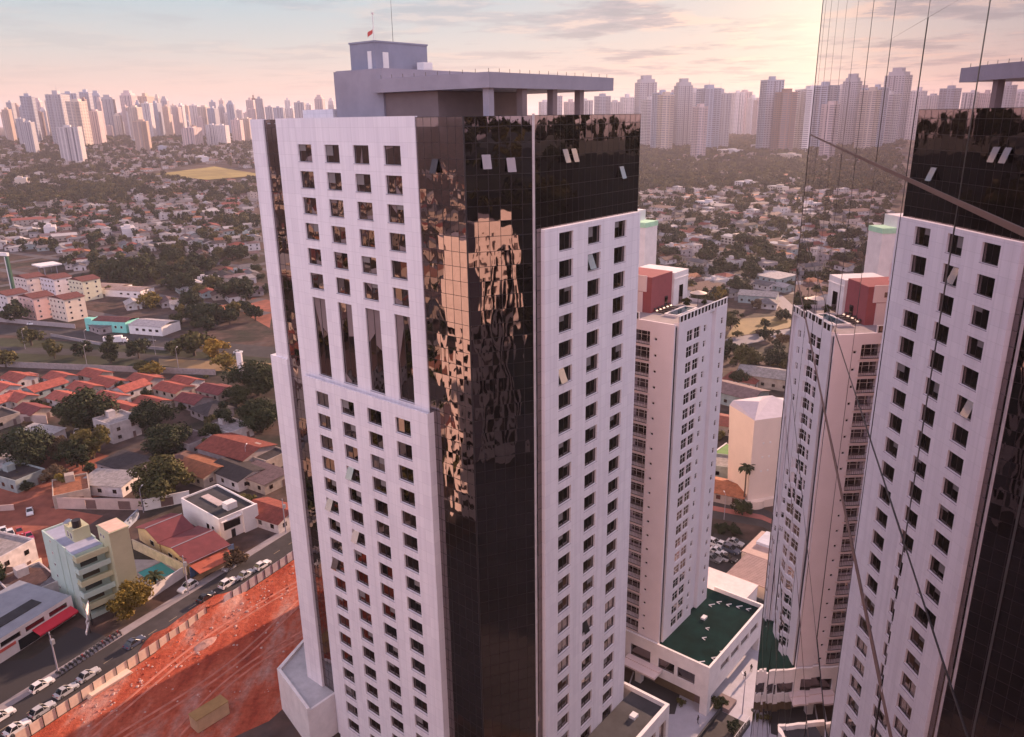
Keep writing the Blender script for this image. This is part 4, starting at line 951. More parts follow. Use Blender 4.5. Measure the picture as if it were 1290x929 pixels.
def corner_shop():
    a = G(90, 752, 4.6); b = G(-30, 826, 4.6); d = (b - a); ln = d.length + 4; rz = math.atan2(d.y, d.x) + math.pi / 2
    t = thing('shop_building', 'low white shop with grey roof and red awning at the left edge', 'shop', (a.x, a.y, 0), rz)  # local -y runs along the front to the left
    m = MB(); hol = [(-5.4 - 5.2 * i, -1.2 - 5.2 * i, 2.9, 4.1) for i in range(6)]
    panel(m, -ln, 0, 0, 5.0, hol, .25, lambda u, v, dd: (-dd, u, v)); m.box(-16, -.3, 0, -.3, 0, 4.5); m.build('wall', white_paint, t)
    boxes('core_wall', brown_wall, t, (-16, -ln, 0, -.3, -.31, 4.4)); boxes('window', win_glass, t, (-.29, -ln, 2.8, -.27, -.5, 4.2))
    boxes('roof', grey_roof, t, (-16.2, -ln, 4.5, -.02, .1, 4.7)); boxes('roof_panel', dark_roof, t, (-6.8, -14.5, 4.71, -3.8, -4.0, 4.85)); boxes('roof_box', white_paint, t, (-14, -17, 4.71, -9, -12, 6.8))
    m = MB(); red = color_mat('red_awning', (.55, .035, .06), var=.12)
    m.quad((.02, -9.5, 2.75), (.02, -.6, 2.75), (2.2, -.6, 2.1), (2.2, -9.5, 2.1)); m.quad((2.2, -9.5, 2.1), (2.2, -.6, 2.1), (2.2, -.6, 1.75), (2.2, -9.5, 1.75)); m.build('awning', red, t)
    boxes('sign_band', color_mat('red_band', (.60, .12, .10)), t, (.01, -ln, 2.1, .12, -13, 2.7)); boxes('shopfront', car_glass, t, (.01, -12.5, .1, .05, -.8, 2.4))

corner_shop()
def roof_gable(m, x0, x1, y0, y1, z, h, ov=.5, axis='y', th=.14):
    """tiled gable roof with thickness; ridge along axis"""
    if axis == 'y':
        c = (x0 + x1) / 2; k = h / ((x1 - x0) / 2); e = ov * k
        for s, xe in ((1, x0 - ov), (-1, x1 + ov)):
            A = [(xe, y0 - ov, z - e), (c, y0 - ov, z + h), (c, y1 + ov, z + h), (xe, y1 + ov, z - e)]
            B = [(p[0], p[1], p[2] + th) for p in A]
            m.quad(*A); m.quad(*B)
            for i in range(4): m.quad(A[i], A[(i + 1) % 4], B[(i + 1) % 4], B[i])
    else:
        c = (y0 + y1) / 2; k = h / ((y1 - y0) / 2); e = ov * k
        for ye in (y0 - ov, y1 + ov):
            A = [(x0 - ov, ye, z - e), (x0 - ov, c, z + h), (x1 + ov, c, z + h), (x1 + ov, ye, z - e)]
            B = [(p[0], p[1], p[2] + th) for p in A]
            m.quad(*A); m.quad(*B)
            for i in range(4): m.quad(A[i], A[(i + 1) % 4], B[(i + 1) % 4], B[i])
def gable_walls(m, x0, x1, y0, y1, z, h, axis='y', zb=0):
    m.box(x0, y0, zb, x1, y1, z)
    if axis == 'y':
        c = (x0 + x1) / 2
        for y in (y0, y1): m.tri((x0, y, z), (x1, y, z), (c, y, z + h))
    else:
        c = (y0 + y1) / 2
        for x in (x0, x1): m.tri((x, y0, z), (x, y1, z), (x, c, z + h))
def red_house():
    p = Vector((-74.9, 156.7, 0))
    t = thing('red_roofed_house', 'sprawling house with dark red metal roofs and yellow gable between pool and white house', 'house', tuple(p), RZ)
    dk = color_mat('dark_red_roof', (.17, .045, .05), .6, var=.25, scale=.5)
    m = MB(); gable_walls(m, .5, 10, .5, 14.5, 3.4, 1.3, 'x'); gable_walls(m, .5, 9, 15.2, 26, 3.6, 1.6, 'x'); m.build('wall', color_mat('ochre_wall', (.66, .48, .26)), t)
    m = MB(); roof_gable(m, .5, 10, .5, 14.5, 3.4, 1.3, .6, 'x'); r1 = m.build('roof', dk, t)
    boxes('ridge_cap', grey_roof, r1, (-.2, 7.35, 4.83, 10.7, 7.65, 4.93), (-.1, .0, 3.42, 10.6, .12, 3.52))
    m = MB(); roof_gable(m, .5, 9, 15.2, 26, 3.6, 1.6, .5, 'x'); r2 = m.build('roof', dk, t); boxes('ridge_cap', grey_roof, r2, (0, 20.45, 5.33, 9.6, 20.75, 5.43))
    m = MB(); m.quad((0, -4.5, 2.6), (9.5, -4.5, 2.6), (9.5, .2, 3.0), (0, .2, 3.0)); m.quad((0, -4.5, 2.5), (9.5, -4.5, 2.5), (9.5, .2, 2.9), (0, .2, 2.9)); m.build('veranda_roof', color_mat('orange_red_roof', (.38, .10, .06)), t)
    windows(t, [(.44, 3, 1, .49, 5, 2.2), (.44, 9, 1, .49, 11, 2.2), (.44, 18, 1, .49, 20, 2.4)]); boxes('door', mullion_m, t, (.43, 6.5, 0, .49, 7.5, 2.1))
    w = thing('blue_street_wall', 'weathered blue painted wall on the street in front of the dark red roofs', 'wall')
    for i, (a, b) in enumerate((((241, 728), (296, 697)),)):
        u, v = G(*a), G(*b); n = (v - u).normalized(); s = Vector((n.y, -n.x, 0)) * .2
        m = MB(); m.prism([(u.x, u.y), (v.x, v.y), (v.x - s.x, v.y - s.y), (u.x - s.x, u.y - s.y)], 0, 2.6); m.build('wall', color_mat('weathered_blue', (.10, .16, .30), var=.5, scale=.8), w)
        g_ = u + n * 2.5; h_ = u + n * 5; m = MB(); m.prism([(g_.x, g_.y), (h_.x, h_.y), (h_.x + s.x * .4, h_.y + s.y * .4), (g_.x + s.x * .4, g_.y + s.y * .4)], 0.05, 2.4); m.build('gate', mullion_m, w)
red_house()
def white_house():
    t = thing('white_modern_house', 'white cubic house with black flat roof and wide dark window facing the street', 'house', (-73.2, 172.2, 0), RZ)
    m = MB(); m.box(0, 0, 0, 10.5, 18.5, 5.7)
    m.box(0, 0, 5.7, 10.5, .3, 6.3); m.box(0, .3, 5.7, .3, 18.5, 6.3); m.box(10.2, .3, 5.7, 10.5, 18.5, 6.3); m.box(.3, 18.2, 5.7, 10.2, 18.5, 6.3); m.box(6.2, -.6, 0, 10.5, -.01, 6.5); m.build('wall', color_mat('bright_white', (.80, .77, .76), var=.06), t)
    boxes('roof', dark_roof, t, (.3, .3, 5.71, 10.2, 18.2, 5.85)); boxes('roof_box', white_paint, t, (4.2, 3, 5.86, 7, 5.4, 7.6)); boxes('skylight', color_mat('pale_slab', (.5, .42, .4)), t, (4, 7, 5.86, 6, 15.5, 6.1))
    windows(t, [(.9, -.06, 2.6, 5.6, -.005, 5.0), (-.06, 3, 1.2, -.005, 4, 3.2), (-.06, 5.2, 1.2, -.005, 6.6, 3.2)]); boxes('awning', white_paint, t, (.5, -.5, 5.1, 6.0, -.01, 5.3)); boxes('door', mullion_m, t, (2.8, -.08, 0, 3.9, -.005, 2.2))
white_house()
def pool_yard():
    p = Vector((-83, 154.3, 0)); t = thing('swimming_pool', 'small turquoise swimming pool in the yard beside the green apartment house', 'pool', tuple(p), RZ)
    boxes('rim', paving, t, (-.5, -.5, .02, 6.2, 0, .2), (-.5, 6.7, .02, 6.2, 7.2, .2), (-.5, 0, .02, 0, 6.7, .2), (5.7, 0, .02, 6.2, 6.7, .2)); boxes('pool_water', water_m, t, (0, 0, .02, 5.7, 6.7, .12))
pool_yard()
def wall_px(name, label, a, b, h, mat_, th=.22, openings=()):
    u, v = G(*a), G(*b); d = v - u; t = thing(name, label, 'wall', tuple(u), math.atan2(d.y, d.x)); L_ = d.length
    hol = [(L_ * x - w / 2, L_ * x + w / 2, z0, z1) for x, w, z0, z1 in openings]
    m = MB(); panel(m, 0, L_, 0, h, [q for q in hol], th, lambda x, z, dd: (x, dd, z)); panel(m, 0, L_, 0, h, hol, 0, lambda x, z, dd: (x, th, z))
    m.quad((0, 0, h), (L_, 0, h), (L_, th, h), (0, th, h)); m.quad((0, 0, 0), (0, th, 0), (0, th, h), (0, 0, h)); m.quad((L_, 0, 0), (L_, th, 0), (L_, th, h), (L_, 0, h)); m.build('wall', mat_, t)
    for i, (x0, x1, z0, z1) in enumerate(hol): boxes('gate', bronze_m, t, (x0 + .05, th * .4, z0 + .03, x1 - .05, th * .6, z1 - .05))
    boxes('coping', mat_, t, (-.04, -.04, h + .003, L_ + .04, th + .04, h + .1)); return t
pinkish = color_mat('dusty_pink_wall', (.50, .38, .34), var=.2, scale=.3)
wall_px('boundary_wall', 'long dusty pink wall with a dark gate behind the green apartment house', (69, 641), (180, 643), 3.2, pinkish, openings=((.42, 3, 0.05, 2.8), (.8, 3.4, .05, 2.6)))
wall_px('boundary_wall', 'white wall with dark gate running from the pink wall to the white house', (182, 644), (240, 632), 3.2, white_paint, openings=((.5, 3.2, .05, 2.6),))
wall_px('boundary_wall', 'pale low wall closing the red parking yard beside the green apartment house', (14, 736), (54, 712), 1.8, cream_paint)
wall_px('boundary_wall', 'grey white wall between pool yard and street', (187, 757), (232, 727), 2.4, white_paint)
wall_px('boundary_wall', 'stained cream wall between the pool and the ochre house', (168, 692), (236, 725), 2.6, color_mat('stained_cream', (.55, .46, .34), var=.3, scale=.6))
wall_px('boundary_wall', 'grey blue wall left of the rear dark red roof', (152, 676), (176, 652), 2.4, color_mat('grey_blue_wall', (.30, .34, .42), var=.25))
wall_px('boundary_wall', 'low pink wall at the left edge of the red yard', (-10, 645), (18, 643), 1.6, pinkish)
wall_px('boundary_wall', 'long wall of the avenue behind the red-roofed terraces', (-60, 460), (272, 473), 2.4, color_mat('grey_brick_wall', (.30, .25, .24), var=.3, scale=.8))
wall_px('median_barrier', 'pale concrete barrier along the avenue left of the white truck', (64, 424), (130, 436), 1.3, paving, .4)
wall_px('median_barrier', 'pale concrete barrier along the avenue right of the white truck', (165, 438), (222, 443), 1.3, paving, .4)
wall_px('boundary_wall', 'long pale pink wall below the red-roofed terraces at the left', (-20, 532), (60, 534), 3.0, pinkish, openings=((.3, 3, .05, 2.4), (.7, 3, .05, 2.4)))
wall_px('boundary_wall', 'wall in front of the four-storey apartment blocks', (-20, 404), (95, 414), 2.2, color_mat('grey_wall', (.34, .29, .29), var=.2))

# ------------------------------------------------------------------ generic houses
def house_part_mesh(w, l, h, rh, kind, seed, parts):
    """local: x width, y length, origin centre. Returns dict of name -> mesh"""
    r = random.Random(seed); out = {}
    def fin(nm, m, mats): o = m.build(nm, mats); me = o.data; bpy.data.objects.remove(o); return me
    x0, x1, y0, y1 = -w / 2, w / 2, -l / 2, l / 2
    wl, rf = MB(), MB()
    if kind == 'gable':
        gable_walls(wl, x0, x1, y0, y1, h, rh, 'y'); roof_gable(rf, x0, x1, y0, y1, h, rh, .5, 'y')
    elif kind == 'cross':
        gable_walls(wl, x0, x1, y0, y1, h, rh, 'y'); roof_gable(rf, x0, x1, y0, y1, h, rh, .5, 'y'); wl.box(x1, -1.5, 0, x1 + 3, y1 - 1, h - .7); rf.quad((x1 - .1, -1.9, h - .1), (x1 + 3.4, -1.9, h - .8), (x1 + 3.4, y1 - .6, h - .8), (x1 - .1, y1 - .6, h - .1))
    elif kind == 'hip':
        wl.box(x0, y0, 0, x1, y1, h); o = .6; e = min(w / 2, l / 2 - .3)
        A, B, C_, D = (x0 - o, y0 - o, h - .2), (x1 + o, y0 - o, h - .2), (x1 + o, y1 + o, h - .2), (x0 - o, y1 + o, h - .2); R0, R1 = (0, y0 + e, h + rh), (0, y1 - e, h + rh)
        rf.tri(A, B, R0); rf.quad(B, C_, R1, R0); rf.tri(C_, D, R1); rf.quad(D, A, R0, R1); rf.quad(A, B, C_, D)
    elif kind == 'shed':
        wl.box(x0, y0, 0, x1, y1, h); t = .12
        A = [(x0 - .4, y0 - .4, h + .02), (x1 + .4, y0 - .4, h + .02 + rh * .5), (x1 + .4, y1 + .4, h + .02 + rh * .5), (x0 - .4, y1 + .4, h + .02)]; Bq = [(a, b, c + t) for a, b, c in A]
        rf.quad(*A); rf.quad(*Bq)
        for i in range(4): rf.quad(A[i], A[(i + 1) % 4], Bq[(i + 1) % 4], Bq[i])
        for y in (y0, y1): wl.tri((x0, y, h), (x1, y, h), (x1, y, h + rh * .5))
        wl.quad((x1, y0, h), (x1, y1, h), (x1, y1, h + rh * .5), (x1, y0, h + rh * .5))
    else: # flat with parapet and a tank
        wl.box(x0, y0, 0, x1, y1, h); p = .25
        for b in ((x0, y0, h, x1, y0 + p, h + .6), (x0, y1 - p, h, x1, y1, h + .6), (x0, y0 + p, h, x0 + p, y1 - p, h + .6), (x1 - p, y0 + p, h, x1, y1 - p, h + .6)): wl.box(*b)
        rf.box(x0 + p, y0 + p, h, x1 - p, y1 - p, h + .12); wl.box(-1.2, y1 - 3.5, h + .12, 1.2, y1 - 1.2, h + 2.2)
    wins = []
    nw = max(1, int(l / 4)); 
    for k in range(nw):
        y = y0 + l * (k + .5) / nw; wins += [(x0 - .04, y - .6, 1.1, x0 - .005, y + .6, 2.3), (x1 + .005, y - .6, 1.1, x1 + .04, y + .6, 2.3)]
        if h > 5: wins += [(x0 - .04, y - .6, 3.9, x0 - .005, y + .6, 5.1), (x1 + .005, y - .6, 3.9, x1 + .04, y + .6, 5.1)]
    wins += [(-w / 4 - .6, y0 - .04, 1.1, -w / 4 + .6, y0 - .005, 2.3)]
    if h > 5: wins += [(-w / 4 - .6, y0 - .04, 3.9, -w / 4 + .6, y0 - .005, 5.1), (w / 4 - .6, y0 - .04, 3.9, w / 4 + .6, y0 - .005, 5.1)]
    door = (w / 4 - .5, y0 - .04, 0, w / 4 + .5, y0 - .005, 2.1)
    if parts:
        out['wall'] = fin('wall', wl, house_wall_m); out['roof'] = fin('roof', rf, tile_m)
        out['window'] = []
        for b in wins: q = MB(); q.box(*b); out['window'].append(fin('window', q, win_glass))
        q = MB(); q.box(*door); out['door'] = fin('door', q, bronze_m)
    else:
        n = len(wl.v); wl.v += rf.v; wl.f += [tuple(i + n for i in f) for f in rf.f]; wl.m += [1] * len(rf.f)
        for b in wins + [door]: wl.box(*b, 2)
        out['all'] = fin('house', wl, [house_wall_m, tile_m, win_glass])
    return out
HSPEC = [(8, 11, 3.1, 1.5, 'gable'), (9, 13, 3.0, 1.4, 'gable'), (8, 12, 3.1, 1.5, 'cross'), (10, 12, 3.1, 1.8, 'hip'), (9, 14, 3.2, 1.0, 'shed'), (10, 15, 3.4, 1.2, 'gable'), (9, 10, 6.2, 1.2, 'hip'), (10, 11, 6.2, 0, 'flat'), (13, 20, 4.5, 1.6, 'gable'), (9, 12, 3.4, 0, 'flat'), (16, 26, 6.0, 1.8, 'shed')]
HKIND = {'gable': 'gabled', 'cross': 'gabled', 'hip': 'hipped', 'shed': 'sloping', 'flat': 'flat'}
HP = [house_part_mesh(*s, 50 + i, True) for i, s in enumerate(HSPEC)]; HA = [house_part_mesh(*s, 50 + i, False) for i, s in enumerate(HSPEC)]
ROOFC = {'red': (0.216, 0.061, 0.047), 'brown': (0.115, 0.068, 0.061), 'grey': (0.144, 0.133, 0.140), 'pale': (0.288, 0.266, 0.266), 'orange': (0.302, 0.122, 0.068), 'white': (0.418, 0.389, 0.382), 'dark': (0.054, 0.047, 0.050), 'mauve': (0.158, 0.108, 0.115)}
def house(i, p, rz, roof, label=None, detailed=True, sc=1.0):
    c = ROOFC[roof]; j = random.uniform(.8, 1.2); c = (c[0] * j, c[1] * j, c[2] * j)
    if detailed:
        t = thing('house', label or 'house', 'house', tuple(p), rz); a = put('wall', HP[i]['wall'], t); b = put('roof', HP[i]['roof'], t); b.color = (*c, 1)
        for w in HP[i]['window']: put('window', w, t)
        put('door', HP[i]['door'], t); t.scale = (sc, sc, 1)
    else:
        t = put('house', HA[i]['all'], None, tuple(p), rz); t.color = (*c, 1); tag(t, label or 'house', 'house'); t.scale = (sc, sc, 1)
    return t
ORD = ['leftmost', 'second', 'third', 'fourth', 'fifth', 'sixth', 'seventh', 'eighth', 'ninth', 'tenth', 'eleventh', 'twelfth', 'thirteenth', 'fourteenth', 'fifteenth', 'sixteenth', 'seventeenth', 'eighteenth', 'nineteenth', 'twentieth']
# terraces with bright red roofs
TH = [(10, 667), (85, 622), (88, 712), (205, 660), (278, 620), (300, 712), (395, 668), (440, 605), (502, 642), (515, 712), (608, 665), (672, 630), (705, 735), (806, 668), (865, 640), (895, 722), (1000, 678), (20, 720), (560, 760), (150, 770)]
for n, (zx, zy) in enumerate(TH):
    px, py = zx / 3.686, 300 + zy / 3.686; g = G(px, py + 3, 4.2); g.z = 0
    t = house((0, 2, 0, 1, 0)[n % 5], g, RZ + rad(10) + (math.pi / 2 if n % 7 == 3 else 0), 'red', detailed=True)
    for o in t.children:
        if o.name.startswith('roof'): k = random.uniform(.85, 1.15); o.color = (.36 * k, .10 * k, .075 * k, 1) if n not in (15, 16, 19) else (.2, .06, .06, 1)
    AUTO.append((t, 'white house with bright red tiled roof in the terrace rows' if n not in (15, 16, 19) else 'white house with dull dark red roof at the edge of the terraces', 'red-roofed terraced houses'))
# houses round the tower's left foot and along the street
for a in ((255, 596, 5, 'orange', 8, 'long shed with bright orange roof left of the big dark roofs'), (300, 575, 8, 'red', 10, 'wide house with dull red roof right of the orange shed'), (232, 588, 3, 'brown', 5, 'house with brown hipped roof between olive tree and orange shed'),
          (300, 600, 5, 'dark', 4, 'dark-roofed house crowded between orange shed and tower, left one'), (330, 605, 4, 'mauve', 6, 'mauve-roofed house crowded against the tower, right one'), (335, 580, 9, 'dark', 7, 'flat dark house against the tower below the dark trees'),
          (345, 652, 1, 'red', 10, 'house with red roof right of the white cubic house, against the tower'), (92, 622, 9, 'orange', -20, 'small flat house with peach roof behind the dusty pink wall'), (160, 590, 4, 'dark', 12, 'long dark sloping roof left of the big olive tree'),
          (140, 612, 4, 'pale', 30, 'narrow pale roof slanting down to the pink wall'), (50, 552, 4, 'white', 20, 'small white sloping roof catching the sun above the broad dark tree'), (5, 585, 4, 'white', 15, 'small white sloping roof at the left edge'), (150, 545, 7, 'pale', 5, 'white flat building below the big dark tree'),
          (240, 560, 9, 'mauve', 8, 'flat mauve roof right of the dark round tree'), (268, 520, 3, 'dark', 0, 'dark hipped roof below the last terraces'), (292, 545, 9, 'pale', 4, 'pale flat roof in front of the slim dark tree'), (25, 605, 9, 'dark', 14, 'dark flat roof in the left red yard'),
          (20, 745, 4, 'brown', 35, 'brown sloping roof wedged between shop and red car yard'), (5, 715, 7, 'pale', 20, 'pale flat house at the left edge above the shop roof'), (40, 745, 9, 'grey', 0, 'small grey flat roof behind the shop'), (0, 530, 9, 'dark', 8, 'dark flat roof at the left edge below the terraces'),
          (130, 405+8, 4, 'grey', 0, 'grey sloping roof just behind the turquoise building')):
    px, py, i, rc, dr, lab = a; house(i, G(px, py + 4), RZ + rad(dr), rc, lab)

# four-storey apartment blocks and the turquoise building
def block(px, py, lab, n, wallc, rz=RZ + rad(8), z=12.0, L_=15.):
    p = G(px, py); t = thing('apartment_block', lab, 'building', tuple(p), rz); wm = color_mat('block_render', wallc, var=.1)
    m = MB(); m.box(0, 0, 0, 11, L_, z); m.build('wall', wm, t); m = MB(); roof_gable(m, 0, 11, 0, L_, z, 1.6, .5, 'x'); m.tri((0, 0, z), (0, L_, z), (0, L_ / 2, z + 1.6)); m.tri((11, 0, z), (11, L_, z), (11, L_ / 2, z + 1.6))
    r = m.build('roof', tile_m, t); r.color = (.16, .06, .055, 1)
    windows(t, [(-.04, y, zz, -.005, y + 1.3, zz + 1.2) for y in (1.5, 5, 8.6, 12.2) for zz in (1.1, 4, 6.9, 9.8)] + [(x, -.04, zz, x + 1.2, -.005, zz + 1.2) for x in (2, 7.5) for zz in (1.1, 4, 6.9, 9.8)])
for k, (px, py, lab, col) in enumerate(((38, 376, 'cream four-storey block with maroon roof, back row, left', (.60, .50, .46)), (72, 377, 'pale four-storey block with maroon roof, back row, middle', (.62, .56, .58)), (108, 380, 'cream and pale green four-storey block, back row, right', (.58, .56, .42)),
                                        (14, 400, 'pale four-storey block with maroon roof, front row, left', (.58, .52, .52)), (47, 404, 'pink-sided four-storey block, front row, middle', (.64, .42, .38)), (86, 406, 'cream four-storey block, front row, right end', (.68, .56, .46)))):
    block(px, py, lab, k, col)
def turquoise():
    p = G(160, 420); t = thing('turquoise_building', 'long low turquoise building with maroon roof beside the avenue', 'building', tuple(p), RZ + rad(26)); q = color_mat('turquoise_paint', (.22, .62, .53), var=.12)
    m = MB(); m.box(0, 0, 0, 10, 24, 5.4); m.box(0, 20, 5.4, 3, 24, 6.6); m.build('wall', q, t); m = MB(); roof_gable(m, .5, 10, .2, 19.5, 5.5, 1.2, .2, 'y'); r = m.build('roof', tile_m, t); r.color = (.15, .06, .06, 1)
    windows(t, [(-.04, 2 + 3.4 * k, 2.2, -.005, 3.4 + 3.4 * k, 3.6) for k in range(6)])
    p = G(205, 424); t = thing('pale_warehouse', 'low warehouse with pale grey roof right of the turquoise building', 'building', tuple(p), RZ + rad(22)); boxes('wall', white_paint, t, (0, 0, 0, 13, 20, 4.6)); m = MB(); roof_gable(m, 0, 13, 0, 20, 4.6, 1.3, .3, 'y'); r = m.build('roof', tile_m, t); r.color = (.38, .36, .38, 1); windows(t, [(-.04, 2 + 4 * k, 1.8, -.005, 4 + 4 * k, 3.2) for k in range(4)])
    for (a, b, L_, lab) in ((150, 372, 22, 'white-fronted low hall behind the turquoise building'), (178, 376, 26, 'tan-roofed low hall behind the pale warehouse')):
        p = G(a, b); t = thing('low_hall', lab, 'building', tuple(p), RZ + rad(24)); boxes('wall', white_paint, t, (0, 0, 0, 12, L_, 4.2)); m = MB(); roof_gable(m, 0, 12, 0, L_, 4.2, 1.0, .3, 'y'); r = m.build('roof', tile_m, t); r.color = (.36, .27, .24, 1); windows(t, [(-.04, 3 + 5 * k, 1.6, -.005, 5 + 5 * k, 2.8) for k in range(3)])
    p = G(62, 345); t = thing('filling_station_canopy', 'flat white filling-station canopy on posts behind the apartment blocks', 'canopy', tuple(p), RZ)
    boxes('canopy_roof', white_paint, t, (-7, -7, 6.0, 7, 9, 6.9))
    for x in (-4, 4):
        for y in (-4, 6): boxes('post', grey_conc, t, (x - .25, y - .25, 0, x + .25, y + .25, 6))
    p = G(17, 366); t = thing('pylon_sign', 'tall slim green and white pylon sign behind the apartment blocks', 'sign', tuple(p), RZ + rad(20)); boxes('pylon', color_mat('dark_green_panel', (.03, .10, .06)), t, (-.6, -1.4, 0, .6, 1.4, 22)); boxes('face_strip', white_paint, t, (-.66, .6, 1, -.605, 1.3, 21.5)); boxes('top_board', white_paint, t, (-.8, -1.8, 22, .8, 7, 24))
    p = G(305, 478); t = thing('slab_sign', 'plain white upright slab sign by the dark trees near the tower', 'sign', tuple(p), RZ + rad(15)); boxes('slab', white_paint, t, (-.4, -1.3, 2.0, .4, 1.3, 11.5)); boxes('footing', grey_conc, t, (-.35, -.6, 0, .35, .6, 2.0))
    # billboard cluster by the apron
    p = G(115, 795); t = thing('billboard', 'group of blank white sign boards on posts in front of the green apartment house', 'sign', tuple(p), RZ + rad(-30))
    boxes('board', white_paint, t, (-.1, -1, 3.2, .1, 2.6, 5.6)); boxes('board', white_paint, t, (-.6, -.4, .5, -.45, 2.8, 2.6)); boxes('board', white_paint, t, (-.1, -4.4, 2.0, .1, -.4, 2.7)); boxes('post', mullion_m, t, (-.1, 2.0, 0, .08, 2.2, 3.2)); boxes('post', mullion_m, t, (-.1, -.9, 0, .08, -.7, 3.2)); boxes('post', mullion_m, t, (-.58, 1.2, 0, -.47, 1.4, .5))
turquoise()

# ------------------------------------------------------------------ right-hand buildings
def cream():
    p = G(941, 640); a = RZ - rad(34); t = thing('cream_building', 'tall cream building with pale faceted roof and windowless left flank, behind the palm', 'building', tuple(p), a)
    m = MB(); hol = [(11.4, 12.9, z, z + 2.0) for z in (7, 9.8, 12.6, 15.4, 18.2)] + [(13.2, 14.7, z, z + 2.0) for z in (7, 9.8, 12.6, 15.4, 18.2)]
    n = 14; poly = []
    zt = 25
    panel(m, 0, 17, 2.2, zt, hol, .2, lambda u, v, d: (u, d, v)); m.quad((0, 0, 2.2), (0, 10, 2.2), (0, 12, zt), (0, 0, zt)); m.quad((17, 0, 2.2), (17, 12, 2.2), (17, 12, zt), (17, 0, zt)); m.box(-.6, -1.2, 0, 18, 12, 2.2)
    for k in range(8):
        a0, a1 = math.pi / 2 * k / 8, math.pi / 2 * (k + 1) / 8; f = lambda an: (-.6 - 1.4 * math.sin(an * 2) * .5, -1.2 + 0 * an)
    m.tube((2.5, 1.6, 0), (2.5, 1.6, 2.21), 3.4, 3.4, 24); m.build('wall', color_mat('cream_render', (.72, .60, .53), var=.06, scale=.2), t)
    boxes('window', win_glass, t, (11.2, .16, 6.6, 15, .2, 20.6)); m = MB(); m.quad((0, 0, zt), (17, 0, zt), (11, 9, zt + 2.5), (5, 6, zt + 2.5)); m.quad((0, 0, zt), (5, 6, zt + 2.5), (1, 12, zt + 1.2), (0, 12, zt)); m.quad((5, 6, zt + 2.5), (11, 9, zt + 2.5), (12, 14, zt + .5), (1, 12, zt + 1.2)); m.quad((17, 0, zt), (17, 12, zt), (12, 14, zt + .5), (11, 9, zt + 2.5)); m.build('roof', color_mat('pale_lilac_roof', (.50, .45, .50), var=.1), t)
    for i, z in enumerate((10, 14, 18)):
        for x in (3, 5): boxes('wall_light', white_paint, t, (x, -.1, z, x + .5, -.003, z + .5))
    boxes('entrance_canopy', pinkish, t, (10, -4, 2.2, 16, -1.25, 2.5)); boxes('entrance_step', pinkish, t, (9, -4.2, 0, 17, -1.25, .5))
    p = G(925, 590); t = thing('green_lawn_terrace', 'raised terrace with bright green lawn beside the cream building', 'terrace', tuple(p), RZ); boxes('wall', cream_paint, t, (-2, -6, 0, 9, 7, 3)); boxes('lawn', color_mat('lawn', (.10, .24, .05)), t, (-1.6, -5.6, 3.0, 8.6, 6.6, 3.08)); boxes('coping', white_paint, t, (-2, -6, 3.0, -1.6, 7, 3.3), (-1.6, -6, 3.0, 9, -5.6, 3.3), (-1.6, 6.6, 3.0, 9, 7, 3.3))
cream()
for a in ((905, 535, 5, 'red', 10, 'house with bright red roof between apartment tower and cream building'), (1000, 520, 5, 'red', 0, 'red-roofed house half hidden behind the cream building'), (925, 500, 8, 'mauve', -5, 'long mauve-roofed hall behind the cream building'), (965, 478, 8, 'pale', 10, 'pale-roofed hall with lit edge behind the cream building'), (935, 462 + 18, 3, 'red', 5, 'low red hipped roof above the long mauve hall'), (962, 470, 3, 'brown', 5, 'low brown hipped roof right of the red hipped roof'),
          (905, 590, 9, 'pale', 20, 'pale flat roof against the apartment tower, left of the lawn'), (910, 620, 1, 'orange', 10, 'small house with orange roof left of the tall palm'), (955, 375, 8, 'pale', 15, 'house with pale hipped yard in the fork of the curving road'), (965, 382, 3, 'grey', 15, 'grey hipped roof inside the road loop')):
    px, py, i, rc, dr, lab = a; house(i, G(px, py + 5), RZ + rad(dr), rc, lab)

